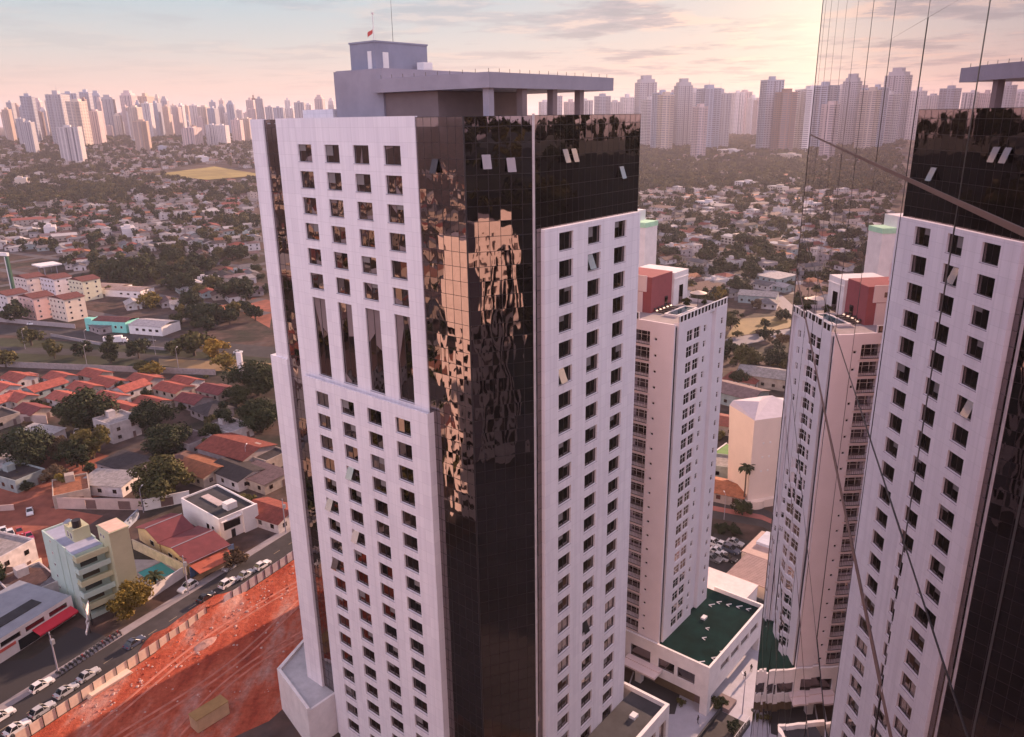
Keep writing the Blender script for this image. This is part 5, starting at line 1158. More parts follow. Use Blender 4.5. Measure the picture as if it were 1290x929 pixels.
# ------------------------------------------------------------------ vehicles
def prof(m, pts, w0, w1, mi=0, z_split=None):
    """side profile (y, z) swept across the width; half-width w0 low, w1 high"""
    zs = [p[1] for p in pts]; lo, hi = min(zs), max(zs); hw = lambda z: w0 + (w1 - w0) * (z - lo) / (hi - lo)
    n = len(pts); i = len(m.v)
    m.v += [(-hw(z), y, z) for y, z in pts] + [(hw(z), y, z) for y, z in pts]
    m.f += [tuple(range(i, i + n)), tuple(range(i + 2 * n - 1, i + n - 1, -1))]; m.m += [mi, mi]
    for k in range(n): m.f.append((i + k, i + n + k, i + n + (k + 1) % n, i + (k + 1) % n)); m.m.append(mi)
def car_proto(kind):
    t = thing('parked_car', 'car', 'car'); L_, W_ = (4.2, .88) if kind != 'suv' else (4.5, .92); r = .31
    m = MB(); b = L_ / 2; hz = .82 if kind != 'suv' else .95
    prof(m, [(-b, .3), (-b, .62), (-b + .12, hz), (-b + .9, hz + .03), (b - 1.3, hz + .02), (b - .25, hz - .12), (b, .6), (b, .3), (b - .45, .22), (-b + .4, .22)], W_, W_ - .1)
    rf = 1.42 if kind != 'suv' else 1.65
    rear = -b + (.55 if kind == 'sedan' else .12)
    m2 = MB(); prof(m2, [(rear, hz + .02), (rear + .42, rf - .03), (rear + .7, rf), (b - 2.35, rf), (b - 2.1, rf - .04), (b - 1.35, hz + .02)], W_ - .08, W_ - .24)
    m.v += []; n0 = len(m.v)
    # roof skin and pillars
    m.box(-(W_ - .25), rear + .62, rf - .02, W_ - .25, b - 2.25, rf + .03)
    for s in (-1, 1):
        for y0, z0, y1, z1 in ((b - 1.36, hz, b - 2.15, rf), (rear + .02, hz, rear + .55, rf), (-.1, hz, -.15, rf)):
            m.tube((s * (W_ - .08), y0, z0), (s * (W_ - .24), y1, z1), .045, n=5)
    m.build('body', car_paint, t); m2.build('glasshouse', car_glass, t)
    for s in (-1, 1):
        for y in (-b + .8, b - .85):
            q = MB(); q.tube((s * (W_ - .2), y, r), (s * (W_ + .01), y, r), r, r, 14); wh = q.build('wheel', tyre_m, t)
            q = MB(); q.tube((s * (W_ + .005), y, r), (s * (W_ + .02), y, r), r * .62, r * .55, 10); q.build('rim', rim_m, wh)
        q = MB(); q.box(s * (W_ - .45) - .17, b - .12, .58, s * (W_ - .45) + .17, b + .01, .72); q.build('headlight', lamp_m, t)
        q = MB(); q.box(s * (W_ - .3) - .14, -b - .01, .60, s * (W_ - .3) + .14, -b + .1, .78); q.build('tail_light', tail_m, t)
    return t
CARP = {k: car_proto(k) for k in ('sedan', 'hatch', 'suv')}
USED = set()
def car(kind, p, rz, col, label, group=None):
    pr = CARP[kind]
    if kind not in USED: USED.add(kind); pr.location = p; pr.rotation_euler = (0, 0, rz); pr['label'] = label; o = pr; kids = list(pr.children)
    else: o, al = dup(pr, p, rz, label); kids = al[1:]
    if group: o['group'] = group
    paint(kids, col, ('body',)); return o
rz_st = -rad(29.3)
CW, CS, CG, CK, CB, CRD = (.72, .70, .70), (.42, .42, .44), (.16, .16, .17), (.02, .02, .024), (.07, .09, .14), (.40, .05, .04)
for px, py, k, c, fl, lab in ((53, 866, 'hatch', CW, 0, 'white hatchback driving on the street beside the parking apron'), (3, 905, 'sedan', CW, 0, 'white sedan at the left edge where the apron meets the street'), (112, 853, 'sedan', CS, 0, 'silver sedan parked by the hoarding nearest the stacked boards'),
        (84, 873, 'sedan', CS, 0, 'silver sedan by the hoarding, between the two other silver cars'), (54, 897, 'hatch', CS, 0, 'silver hatchback by the cream hoarding panels'), (22, 920, 'sedan', CW, 0, 'white sedan by the hoarding at the bottom left corner'), (260, 755, 'sedan', CK, 0, 'black sedan parked by the grey hoarding below the white vans'),
        (170, 812, 'sedan', CB, 0, 'dark blue sedan by the middle of the hoarding, near the gap'), (288, 737, 'suv', CW, 0, 'white car by the hoarding ahead of the black sedan'), (237, 742, 'suv', CW, math.pi, 'big white off-roader parked across the street from the hoarding'), (310, 726, 'sedan', CS, 0, 'silver sedan by the hoarding just past the red-brown tree'),
        (331, 714, 'hatch', CW, 0, 'white hatchback by the hoarding closest to the tower'), (291, 716, 'sedan', CS, math.pi, 'silver sedan on the far kerb in front of the blue wall')):
    # cars stand parallel to the kerb
    car(k, G(px, py, 0.02), rz_st + fl, c, lab)
random.seed(5)
for px, py, k, c, d, lab in ((38, 647, 'sedan', CW, 60, 'white car alone at the top of the red parking yard'), (26, 714, 'sedan', CW, 40, 'white car alone in the lower red parking yard'), (5, 672, 'hatch', CW, 55, 'white car in the red yard, upper left of the parked cluster'), (14, 676, 'suv', CW, 55, 'white and dark car in the middle of the red yard cluster'), (25, 672, 'sedan', CRD, 55, 'red car at the upper right of the red yard cluster'), (37, 678, 'sedan', (.6, .04, .12), 50, 'bright pinkish red car beside the green apartment house'),
        (2, 688, 'suv', CK, 55, 'black car at the left edge of the red yard cluster'), (10, 686, 'hatch', CW, 55, 'white car in the lower row of the red yard cluster'), (22, 688, 'sedan', CW, 50, 'white sedan at the lower right of the red yard cluster'), (5, 711, 'suv', CG, 55, 'dark grey car at the left edge of the red yard'), (97, 546, 'sedan', CW, 70, 'white car parked below the terraces near the big dark tree'),
        (140, 552, 'hatch', CW, 80, 'white car between the big dark tree and the dark round tree'), (17, 549, 'sedan', CS, 80, 'silver car below the terraces at the left'), (10, 592, 'sedan', CB, 70, 'bluish car by the white sloping roof at the left edge'),
        (904, 697, 'sedan', CW, 40, 'white car in the small car park, left one of the front row'), (912, 690, 'hatch', CW, 40, 'white car in the small car park, back row'), (921, 695, 'suv', CB, 40, 'dark blue car in the middle of the small car park'), (908, 704, 'hatch', CS, 40, 'silver car nearest the white annex in the small car park'), (898, 706, 'sedan', CG, 40, 'grey car against the tower wall in the small car park'), (917, 706, 'sedan', CK, 40, 'black car nearest the brown shed in the small car park'), (926, 686, 'sedan', CS, 40, 'silver car at the far end of the small car park'), (900, 687, 'suv', CW, 40, 'white van-like car at the left end of the back row')):
    car(k, G(px, py, .02), -rad(d) - math.pi / 2 + rad(random.uniform(-5, 5)), c, lab)
for i in range(14): # cars on the avenue
    pass
for px, py, k, c, lab in ((40, 409, 'sedan', CW, 'white car on the avenue in front of the apartment blocks'), (190, 431, 'sedan', CK, 'dark car on the upper avenue lane right of the white truck'), (250, 438, 'hatch', CS, 'silver car on the avenue below the spreading olive tree'), (300, 445, 'sedan', CW, 'white car on the avenue near the tower edge'), (218, 440, 'suv', CW, 'white car on the avenue, left of the olive tree')):
    car(k, G(px, py, .03), -rad(76), c, lab)
def truck():
    p = G(146, 433); t = thing('box_truck', 'white box truck on the avenue below the turquoise building', 'truck', (p.x, p.y, .02), -rad(76) )
    boxes('cargo_box', white_paint, t, (-1.25, -5, .9, 1.25, 3.2, 3.7)); m = MB(); prof(m, [(3.4, .5), (3.4, 2.6), (4.6, 2.6), (5.3, 1.6), (5.35, .5)], 1.15, 1.1); m.build('cab', white_paint, t); boxes('windscreen', car_glass, t, (-1.0, 4.75, 1.7, 1.0, 5.2, 2.35)); boxes('chassis', mullion_m, t, (-1, -4.8, .55, 1, 3.4, .9))
    for s in (-1, 1):
        for y in (-3.6, -2.4, 4.3): m = MB(); m.tube((s * .9, y, .5), (s * 1.2, y, .5), .5, .5, 14); m.build('wheel', tyre_m, t)
truck()
def motorbikes():
    t = thing('motorbike', 'dark motorbike standing in the long row at the kerb of the parking apron', 'motorbike', (0, 0, 0), 0, 'motorbikes in the kerbside row')
    for y in (-.62, .62): m = MB(); m.tube((-.05, y, .3), (.05, y, .3), .3, .3, 12); w = m.build('wheel', tyre_m, t); m = MB(); m.tube((-.06, y, .3), (.06, y, .3), .17, .17, 10); m.build('rim', rim_m, w)
    m = MB(); prof(m, [(-.45, .45), (-.5, .72), (.1, .78), (.45, .85), (.4, .45)], .12, .14); m.build('body', car_paint, t)
    m = MB(); m.box(-.13, -.75, .76, .13, .05, .88); m.build('seat', tyre_m, t)
    m = MB(); m.tube((-.35, .42, 1.02), (.35, .42, 1.02), .025, n=5); m.tube((0, .45, .8), (0, .42, 1.02), .03, n=5); m.tube((0, .6, .3), (0, .45, .85), .035, n=5); m.build('handlebar', rim_m, t)
    a, b = G(74, 851), G(150, 800); n = 16
    for i in range(n):
        p = a.lerp(b, i / (n - 1)); p.z = .02; rz = rz_st + math.pi / 2 + random.uniform(-.15, .15)
        if i == 0: t.location = p; t.rotation_euler = (0, 0, rz); k = list(t.children)
        else: o, al = dup(t, p, rz); k = al[1:]
        paint(k, random.choice([(.02, .02, .02), (.03, .03, .035), (.25, .03, .03), (.05, .05, .06)]), ('body',))
motorbikes()
def street_lamp(p, h, lab, rz=0.):
    t = thing('street_lamp', lab, 'lamp post', tuple(p), rz); m = MB(); m.tube((0, 0, -.1), (0, 0, h), .11, .06, 7); m.tube((0, 0, h), (0, 1.6, h + .3), .05, .04, 6); m.build('post', grey_conc, t); boxes('lamp_head', frame_m, t, (-.14, 1.3, h + .22, .14, 2.0, h + .36))
for px, py, lab in ((110, 462, 'lamp post before the long wall, left of the dark tall tree'), (32, 440, 'lamp post on the verge at the far left'), (196, 447, 'lamp post on the verge right of the dark tall tree'), (110, 441, 'lamp post between the avenue lanes below the turquoise building'), (225, 465, 'lamp post by the long wall near the yellow-green tree')):
    street_lamp(G(px, py), 9, lab)
for px, py, lab in ((181, 646, 'lamp post where the pink wall meets the white wall'), (312, 590, 'thin pole among the dark roofs by the tower'), (912, 655, 'lamp post on the red pavement near the palm'), (935, 900, 'lamp post on the pale plaza')):
    street_lamp(G(px, py), 7, lab)

def utility_pole(p, rz, lab):
    t = thing('utility_pole', lab, 'utility pole', tuple(p), rz); m = MB(); m.tube((0, 0, -.2), (0, 0, 9.5), .17, .12, 7); m.build('pole', grey_conc, t)
    boxes('crossarm', mullion_m, t, (-1.1, -.06, 8.9, 1.1, .06, 9.05)); boxes('transformer', grey_roof, t, (.15, -.3, 7.0, .75, .3, 8.0))
for i, (u_, lab) in enumerate(((14, 'utility pole on the kerb at the motorbike row'), (44, 'utility pole on the kerb before the green apartment house'), (74, 'utility pole on the kerb by the pool yard'), (100, 'utility pole on the kerb by the blue wall'))):
    p = fa + fd * u_ - fn_ * 10.7; utility_pole((p.x, p.y, .1), rz_st, lab)
# people on the plaza: small, seen from far above
def person(px, py, lab, shirt, trousers, rz):
    p = G(px, py); t = thing('person', lab, 'person', (p.x, p.y, .02), rz); me = bpy.data.meshes.new('body')
    V = [(0, 0, .92), (0, 0, 1.15), (0, 0, 1.42), (0, .02, 1.53), (0, .03, 1.66), (.1, 0, .86), (.12, .12, .48), (.12, .05, .05), (-.1, 0, .86), (-.12, -.06, .48), (-.12, -.2, .07), (.2, 0, 1.40), (.26, -.05, 1.12), (.25, .1, .88), (-.2, 0, 1.40), (-.26, .02, 1.12), (-.25, .14, .90), (.12, .2, .03), (-.12, -.06, .04)]
    E_ = [(0, 1), (1, 2), (2, 3), (3, 4), (0, 5), (5, 6), (6, 7), (0, 8), (8, 9), (9, 10), (2, 11), (11, 12), (12, 13), (2, 14), (14, 15), (15, 16), (7, 17), (10, 18)]
    me.from_pydata(V, E_, []); o = put('body', me, t)
    sk = o.modifiers.new('skin', 'SKIN'); R_ = [.15, .14, .16, .06, .105, .10, .07, .045, .10, .07, .045, .07, .045, .035, .07, .045, .035, .035, .035]
    for i, v in enumerate(me.skin_vertices[0].data): v.radius = (R_[i], R_[i] * .8); v.use_root = (i == 0)
    s = o.modifiers.new('sub', 'SUBSURF'); s.levels = 1; s.render_levels = 1
    me.materials.append(color_mat('clothing', shirt)); m = MB(); m.tube((0, .02, 1.64), (0, .0, 1.79), .11, .07, 10); m.build('hair', color_mat('dark_hair', (.02, .015, .012)), t)
person(938, 856, 'person in dark clothes walking on the plaza beside the green-roofed podium', (.03, .03, .04), 0, 2.2)
person(946, 847, 'person in black beside the podium wall, nearer the mirror glass', (.02, .02, .02), 0, -.6)
person(879, 912, 'person in dark clothes alone near the bottom edge of the plaza', (.05, .04, .05), 0, .8)
def planter():
    p = G(900, 905); t = thing('plaza_ramp', 'dark stepped ramp with pale railing at the bottom of the plaza', 'ramp', tuple(p), RZ)
    boxes('ramp_wall', dark_roof, t, (-8, -5.5, 0, 2.2, -5.2, 1.1), (-8, -.4, 0, 2.2, -.1, 1.1)); boxes('floor', asphalt_m, t, (-8, -5.2, .02, 2.2, -.4, .15)); boxes('planter', brown_wall, t, (2.4, -1.5, 0, 5.6, 1.4, .9))
    m = MB()
    for i in range(10): m.tube((-8 + i * 1.1, -5.35, 1.1), (-8 + i * 1.1, -5.35, 2.0), .03, n=5)
    m.tube((-8, -5.35, 2.0), (2, -5.35, 2.0), .04, n=5); m.build('railing', frame_m, t)
planter()

# ------------------------------------------------------------------ the far city, scattered lot by lot
random.seed(21)
def cs(a): return math.cos(rad(a)), math.sin(rad(a))
UX, UY = az_dir(32), az_dir(122)
far_h, far_t = [], []
hid = lambda x, y: 322 < x < 802 and y > 140
field_c = [T(195, 221), T(262, 228), T(335, 222), T(270, 211)]; fc = sum(field_c, Vector()) / 4
def blocked(x, y, p):
    r = math.hypot(p.x, p.y)
    if x < 330:
        if y > 390 + x * .105: return True
        if x < 132 and 344 < y: return True
        if 104 < x < 218 and 390 < y or 128 < x < 204 and 360 < y < 388: return True
        if x > 302 and 374 < y: return True
        if 185 < x < 345 and 207 < y < 232 and abs(x - 265) / 75 + abs(y - 219.5) / 12 < 1.25: return True
        if x < 80 and 318 < y < 350: return True
    else:
        if y > 500: return True
        if 880 < x < 1015 and 395 < y < 500: return True
        if x > 918 and 366 < y < 400: return True
    return False
def scatter():
    u = -2600.
    cand = []
    street_u, street_v = 46., 92.
    while u < 3000:
        v = -2600.
        while v < 2600:
            c = UX * u + UY * v
            r = math.hypot(c.x, c.y)
            if 200 < r < 3000 and c.y > 120 and (r < 1500 or (x_ := random.random()) < .55):
                jit = UX * random.uniform(-1.2, 1.2) + UY * random.uniform(-1.2, 1.2)
                p = c + jit; p.z = hxy(p.x, p.y); x, y = proj(p)
                az_ = math.degrees(math.atan2(c.x, c.y))
                if ((-30 < x < 345) or (795 < x < 1045)) and y > 172 and not hid(x, y) and not blocked(x, y, p):
                    uu, vv = u % street_u, v % street_v
                    if uu > 8.5 and vv > 8.5: cand.append((r, x, y, p))
            v += 11.4
        u += 13.4
    return cand
cand = scatter(); cand.sort(key=lambda c: c[0])
LM = [('the turquoise building', 140, 405), ('the white station canopy', 62, 326), ('the maroon-roofed apartment blocks', 60, 385), ('the dry playing field', 262, 218), ('the upper left edge of the tower', 322, 215), ('the bare red field', 330, 360), ('the pylon sign', 17, 335), ('the pale warehouse', 190, 412), ('the roof pool terrace', 905, 372), ('the rear white block', 826, 275), ('the cream rounded building', 965, 520), ('the curving road', 965, 425), ('the dark wood', 850, 215), ('the mirror glass edge', 1015, 330), ('the slim pink apartment tower', 905, 440), ('the left picture edge', 2, 250), ('the red-roofed terraces', 100, 492), ('the big olive tree', 207, 602), ('the broad dark tree', 36, 570), ('the white cubic house', 278, 650)]
def where(x, y):
    n, lx, ly = min(LM, key=lambda l: math.hypot((l[1] - x), (l[2] - y) * 1.3)); dx, dy = x - lx, y - ly
    if abs(dx) < 25 and abs(dy) < 18: return 'close to ' + n
    if abs(dx) > abs(dy) * 1.4: return ('right of ' if dx > 0 else 'left of ') + n
    return ('beyond ' if dy < 0 else 'in front of ') + n
SIZE = {0: 'small', 1: 'mid-sized', 2: 'L-shaped', 3: 'square', 4: 'long', 5: 'large', 6: 'two-storey', 7: 'two-storey', 8: 'big hall-like', 9: 'low', 10: 'big industrial'}
def vis_wood(x, y): return x > 790 and (190 < y < 232 and not (905 < x < 1030 and 222 < y < 262))
hc = tcnt = 0
for r, x, y, p in cand:
    nz = pnoise(Vector((p.x / 170, p.y / 170, 0))); wood = x > 790 and (y < 240 and pnoise(Vector((p.x / 260, p.y / 260, 5))) > -.12)
    green = nz > .33 or wood
    roll = random.random()
    if green or roll < .27 + (.06 if x > 790 else 0):
        far_t.append((r, x, y, p)); 
        if random.random() < .6: far_t.append((r, x, y, p + Vector((random.uniform(-7, 7), random.uniform(-7, 7), 0))))
        continue
    if roll < .31: continue
    i = random.choices(range(11), [8, 9, 7, 5, 9, 8, 4, 4, 2.2, 5, .7])[0]
    rc = random.choices(list(ROOFC), [.11, .16, .24, .15, .09, .10, .07, .10])[0]
    far_h.append((r, x, y, p, i, rc, RZ + rad(-18) + random.choice((0, math.pi / 2, 0)) + random.gauss(0, .04)))
    if random.random() < .5: far_t.append((r, x, y, p + Vector((random.choice((-7, 7)), random.uniform(-5, 5), 0))))
NH, NT = 262, 225
for k, (r, x, y, p, i, rc, rz) in enumerate(far_h[:NH]):
    t = house(i, p, rz, rc, detailed=r < 520)
    AUTO.append((t, f"{SIZE[i]} house with {HKIND[HSPEC[i][4]]} {rc} roof {where(x, y)}", 'houses of the low-rise quarter'))
def merge_into(mb, me, p, rz, s, mi_map):
    c, q = math.cos(rz), math.sin(rz); n = len(mb.v)
    for v in me.vertices: mb.v.append((p.x + s[0] * (c * v.co.x - q * v.co.y), p.y + s[0] * (q * v.co.x + c * v.co.y), p.z + s[1] * v.co.z))
    for f in me.polygons: mb.f.append(tuple(n + j for j in f.vertices)); mb.m.append(mi_map[f.material_index])
RM = [color_mat('far_roof_' + {'red': 'red', 'brown': 'brown', 'grey': 'grey', 'pale': 'pale', 'orange': 'orange', 'white': 'white', 'dark': 'dark', 'mauve': 'mauve'}[k], c) for k, c in ROOFC.items()]; RI = {k: i for i, k in enumerate(ROOFC)}
WM = [color_mat('far_wall', c) for c in ((.50, .45, .44), (.34, .29, .26), (.44, .36, .32))]
mb = MB()
for r, x, y, p, i, rc, rz in far_h[NH:]: merge_into(mb, HA[i]['all'], p, rz, (1, 1), [8 + random.randrange(3), RI[rc], 11])
# the unseen side of the town, which only the glass reflects
rr = random.Random(77)
for _ in range(1100):
    a = rr.uniform(-175, -36); d = rr.uniform(160, 1400); p = az_dir(a) * d; p.z = hxy(p.x, p.y)
    if p.x > -60 and p.x < 60 and p.y < 0 and d < 220: continue
    merge_into(mb, HA[rr.choice((0, 1, 3, 4, 5, 8, 10, 6))]['all'], p, rr.uniform(0, 6.28), (1.3, 1.3), [8 + rr.randrange(3), rr.randrange(8), 11])
o = mb.build('far_houses', RM + WM + [win_glass]); tag(o, 'sea of tiny far houses spreading to the foot of the skyline', 'houses', None, 'stuff')
far_t.sort(key=lambda c: c[0])
for k, (r, x, y, p) in enumerate(far_t[:NT]):
    kind = random.choices(('dark', 'olive', 'brown', 'yellow'), (.62, .27, .08, .03))[0]; sh = random.choice(('round', 'round', 'flat', 'loose')); s = random.uniform(2.8, 6.6) * (1.15 if kind == 'dark' else .9)
    p = Vector((p.x, p.y, hxy(p.x, p.y)))
    t = tree(p, s, kind, sh, 'tree', lib=TP)
    szn = 'small' if s < 3.4 else ('big' if s > 5 else 'medium')
    AUTO.append((t, f"{szn} {sh if sh != 'loose' else 'sparse'} {COLN[kind]} tree {where(x, y)}", 'trees of the low-rise quarter'))
random.seed(71)
for k in range(46):
    x, y = random.uniform(0, 340), random.uniform(470, 632)
    if x > 40 and y > 610: continue
    p = G(x, y); kind = random.choice(('dark', 'dark', 'olive', 'brown')); sh = random.choice(('round', 'loose', 'flat')); r = random.uniform(1.1, 2.6)
    AUTO.append((tree(p, r, kind, sh, 'tree'), f"tiny {sh if sh != 'loose' else 'sparse'} {COLN[kind]} tree {where(x, y)}", 'small yard trees'))
for k in range(20):
    x, y = random.choice((random.uniform(222, 338), random.uniform(100, 215))), random.uniform(352, 398)
    if x < 222: y = random.uniform(352, 372)
    p = G(x, y); kind = random.choice(('dark', 'dark', 'olive')); sh = random.choice(('round', 'loose', 'flat')); r = random.uniform(2.2, 4.6)
    AUTO.append((tree(p, r, kind, sh, 'tree', lib=TP), f"middling {sh if sh != 'loose' else 'sparse'} {COLN[kind]} tree {where(x, y)}", 'trees above the avenue'))
for k in range(26):
    x, y = random.uniform(912, 1012), random.uniform(388, 478)
    p = G(x, y); kind = random.choice(('dark', 'dark', 'olive', 'brown', 'yellow')); sh = random.choice(('round', 'loose', 'flat')); r = random.uniform(1.3, 3.4)
    AUTO.append((tree(p, r, kind, sh, 'tree'), f"little {sh if sh != 'loose' else 'sparse'} {COLN[kind]} tree {where(x, y)}", 'small trees by the curving road'))
mb = MB()
for r, x, y, p in far_t[NT:]:
    s = random.uniform(3.0, 6.0) * (1.25 if r > 1100 else 1); p = Vector((p.x, p.y, hxy(p.x, p.y))); k = random.randrange(5); merge_into(mb, SMALL[k][1], p, random.uniform(0, 6.28), (s, s), [0 if k not in (2, 4) else 1])
for _ in range(1400): # wood belts up the slope, both sides
    x = random.uniform(-20, 335) if random.random() < .3 else random.uniform(795, 1040); y = random.uniform(172, 240)
    if x < 400 and (y > 205 or random.random() < .62): continue
    p = T(x, y); s = random.uniform(5, 9); k = random.randrange(5); merge_into(mb, SMALL[k][1], p - Vector((0, 0, 2)), random.uniform(0, 6.28), (s, s), [0 if k not in (2, 4) else 1])
for _ in range(1500):  # out-of-view trees, mostly on the added hill, to darken the glass reflections
    a = rr.uniform(-175, -36) if rr.random() < .25 else rr.uniform(37, 165); d = rr.uniform(130, 700); p = az_dir(a) * d; p.z = hxy(p.x, p.y) + rise(p.x, p.y); s = rr.uniform(4, 7)
    if p.x > -60 and p.x < 60 and p.y < 0 and d < 220: continue
    k = rr.randrange(5); merge_into(mb, SMALL[k][1], p, rr.uniform(0, 6), (s, s), [0 if k not in (2, 4) else 1])
o = mb.build('far_trees', [leaf_dark, leaf_olive]); tag(o, 'dark mass of small far trees between the houses and up the slope', 'wood', None, 'stuff')
# streets of the low quarter
mbs = MB()
def street_strip(a, b, w, z):
    d = (b - a).normalized(); n = Vector((d.y, -d.x, 0)) * w / 2; k = max(1, int((b - a).length / 60))
    for i in range(k):
        p, q = a.lerp(b, i / k), a.lerp(b, (i + 1) / k)
        X, Y = proj((p + q) / 2); 
        if not ((-60 < X < 360) or (790 < X < 1060)) or Y > 395 or (X > 400 and Y > 370): continue
        hz = lambda t_: hxy(t_.x, t_.y) + z
        mbs.quad((p.x - n.x, p.y - n.y, hz(p)), (q.x - n.x, q.y - n.y, hz(q)), (q.x + n.x, q.y + n.y, hz(q)), (p.x + n.x, p.y + n.y, hz(p)))
for k in range(-56, 60): u = k * 46. + 4; street_strip(UX * u + UY * -2500, UX * u + UY * 2500, 7.0, .05)
for k in range(-28, 30): v = k * 92. + 4; street_strip(UY * v, UY * v + UX * 2500, 7.5, .09)
struct(mbs.build('streets', color_mat('street_asphalt', (.095, .085, .09), var=.25, scale=.1)))

# ------------------------------------------------------------------ high-rises of the skyline
def tower_mesh(seed, style):
    """unit footprint 1 x 1 metre-scaled afterwards is avoided: real size w x d x h"""
    r = random.Random(seed); w, d, h = r.uniform(17, 26), r.uniform(15, 22), 100.; m = MB(); fl = 3.1; n = int(h / fl)
    m.box(0, 0, 0, w, d, h); core = r.uniform(.3, .5)
    m.box(w * .3, d * .3, h, w * (.3 + core), d * (.3 + core), h + r.uniform(4, 9)); m.box(-.2, -.2, h, w + .2, d + .2, h + 1.0) if style != 2 else m.box(w * .1, d * .1, h, w * .9, d * .9, h + 5)
    if style == 2: m.box(w * .25, d * .25, h + 5, w * .75, d * .75, h + 11)
    if seed % 2: m.tube((w * .5, d * .5, h), (w * .5, d * .5, h + r.uniform(12, 19)), .35, .12, 5)
    if style in (0, 2):
        for a_ in (.44, .72): m.quad((w * a_, -.06, 3), (w * (a_ + .07), -.06, 3), (w * (a_ + .07), -.06, h - 1), (w * a_, -.06, h - 1), 1); m.quad((-.06, d * a_, 3), (-.06, d * (a_ + .07), 3), (-.06, d * (a_ + .07), h - 1), (-.06, d * a_, h - 1), 1)
    if style == 3: # slim rib up each face
        for q in (.2, .5, .8): m.box(w * q - .4, -.6, 0, w * q + .4, 0, h + 2); m.box(-.6, d * q - .4, 0, 0, d * q + .4, h + 2)
    for k in range(n):
        z = fl * k + .9
        for face in (0, 1, 2):
            L_ = w if face == 0 else d; c = int(L_ / (3.4 if style != 1 else 4.6)); 
            for j in range(c):
                a = L_ * (j + .2) / c; b = L_ * (j + .8) / c
                if style == 1 and j % 2 == 0: a, b = L_ * (j + .05) / c, L_ * (j + .95) / c
                if face == 0: m.quad((a, -.04, z), (b, -.04, z), (b, -.04, z + 1.5), (a, -.04, z + 1.5), 1)
                elif face == 1: m.quad((-.04, a, z), (-.04, b, z), (-.04, b, z + 1.5), (-.04, a, z + 1.5), 1)
                else: m.quad((w + .04, a, z), (w + .04, b, z), (w + .04, b, z + 1.5), (w + .04, a, z + 1.5), 1)
        if style == 1 and k % 1 == 0: m.box(w * .55, -1.1, z - .5, w * .95, -.05, z + .35, 0); m.box(-1.1, d * .1, z - .5, -.05, d * .5, z + .35, 0)
    o = m.build('tower', [obj_clad, skyline_glass]); me = o.data; bpy.data.objects.remove(o); return me, w, d
skyline_glass = plain('skyline_window', (.10, .10, .13), .25, 0, .1, spec=.5)
TM = [tower_mesh(300 + i, (0, 1, 2, 3, 1, 0, 3, 2)[i]) for i in range(8)]
TCOL = {'white': (0.554, 0.521, 0.529), 'cream': (0.521, 0.437, 0.370), 'grey': (0.336, 0.336, 0.370), 'blue-grey': (0.286, 0.319, 0.395), 'brown': (0.202, 0.126, 0.109), 'tan': (0.437, 0.319, 0.244), 'pinkish': (0.487, 0.386, 0.378)}
def sky_tower(px, ptop, dist, wpx, col, k, label=None, rz=None, tint=None):
    d = ray(px, 150); d.z = 0; d.normalize(); p = d * dist; p.z = hxy(p.x, p.y) - 1; me, w, dd = TM[k % 8]
    dtop = ray(px, ptop); ztop = H + dtop.z / math.hypot(dtop.x, dtop.y) * dist
    hgt = ztop - p.z; target = wpx * 1.08 / 1082 * dist; s = target / (w * .75 + dd * .6) * (1.45 if px > 600 else 1.) if wpx else 1.
    o = put('high_rise', me, None, tuple(p), rz if rz is not None else RZ - rad(48) + random.uniform(-.25, .25)); o.scale = (s, s, hgt / 106.)
    c = TCOL[col]; j = random.uniform(.9, 1.08); o.color = (c[0] * j, c[1] * j, c[2] * j, 1); tag(o, label or 'high rise', 'high-rise'); return o
LSK = [ # px, top y, distance, width px, colour, mesh : the towers one can tell apart on the left
    (4, 136, 2500, 9, 'tan', 1), (12, 132, 2700, 8, 'tan', 3), (19, 148, 2300, 9, 'grey', 0), (30, 118, 2400, 15, 'blue-grey', 1), (25, 152, 2000, 13, 'grey', 5), (44, 126, 3000, 10, 'pinkish', 2), (62, 116, 2250, 24, 'grey', 3), (80, 115, 2700, 20, 'blue-grey', 0), (86, 125, 2150, 20, 'cream', 4), (98, 120, 2900, 11, 'tan', 6), (105, 113, 2750, 13, 'blue-grey', 1),
    (112, 138, 2200, 14, 'pinkish', 5), (119, 117, 2900, 11, 'blue-grey', 7), (130, 122, 2700, 15, 'grey', 2), (155, 117, 2700, 17, 'pinkish', 2), (162, 133, 2300, 15, 'cream', 1), (166, 151, 1950, 19, 'tan', 4), (177, 119, 2800, 17, 'tan', 3), (180, 128, 2500, 12, 'white', 0), (191, 128, 2600, 12, 'blue-grey', 6), (205, 124, 2700, 9, 'grey', 7), (218, 133, 2600, 10, 'pinkish', 1), (226, 160, 2050, 22, 'pinkish', 5),
    (240, 131, 2900, 11, 'white', 0), (250, 133, 2700, 14, 'cream', 4), (262, 135, 2600, 13, 'blue-grey', 3), (257, 156, 2100, 16, 'white', 0), (270, 157, 2080, 15, 'white', 6), (276, 133, 2800, 9, 'grey', 2), (287, 129, 2600, 10, 'blue-grey', 7), (290, 150, 2150, 16, 'pinkish', 3), (303, 148, 2200, 13, 'cream', 1), (312, 124, 2700, 11, 'pinkish', 6), (324, 122, 2600, 11, 'grey', 1), (68, 158, 1750, 26, 'white', 0), (345, 134, 2500, 14, 'blue-grey', 0), (335, 133, 2600, 12, 'grey', 5),
    (360, 135, 2700, 14, 'white', 3), (372, 127, 2500, 14, 'grey', 0), (398, 122, 2600, 12, 'pinkish', 2), (385, 130, 2800, 10, 'white', 4)]
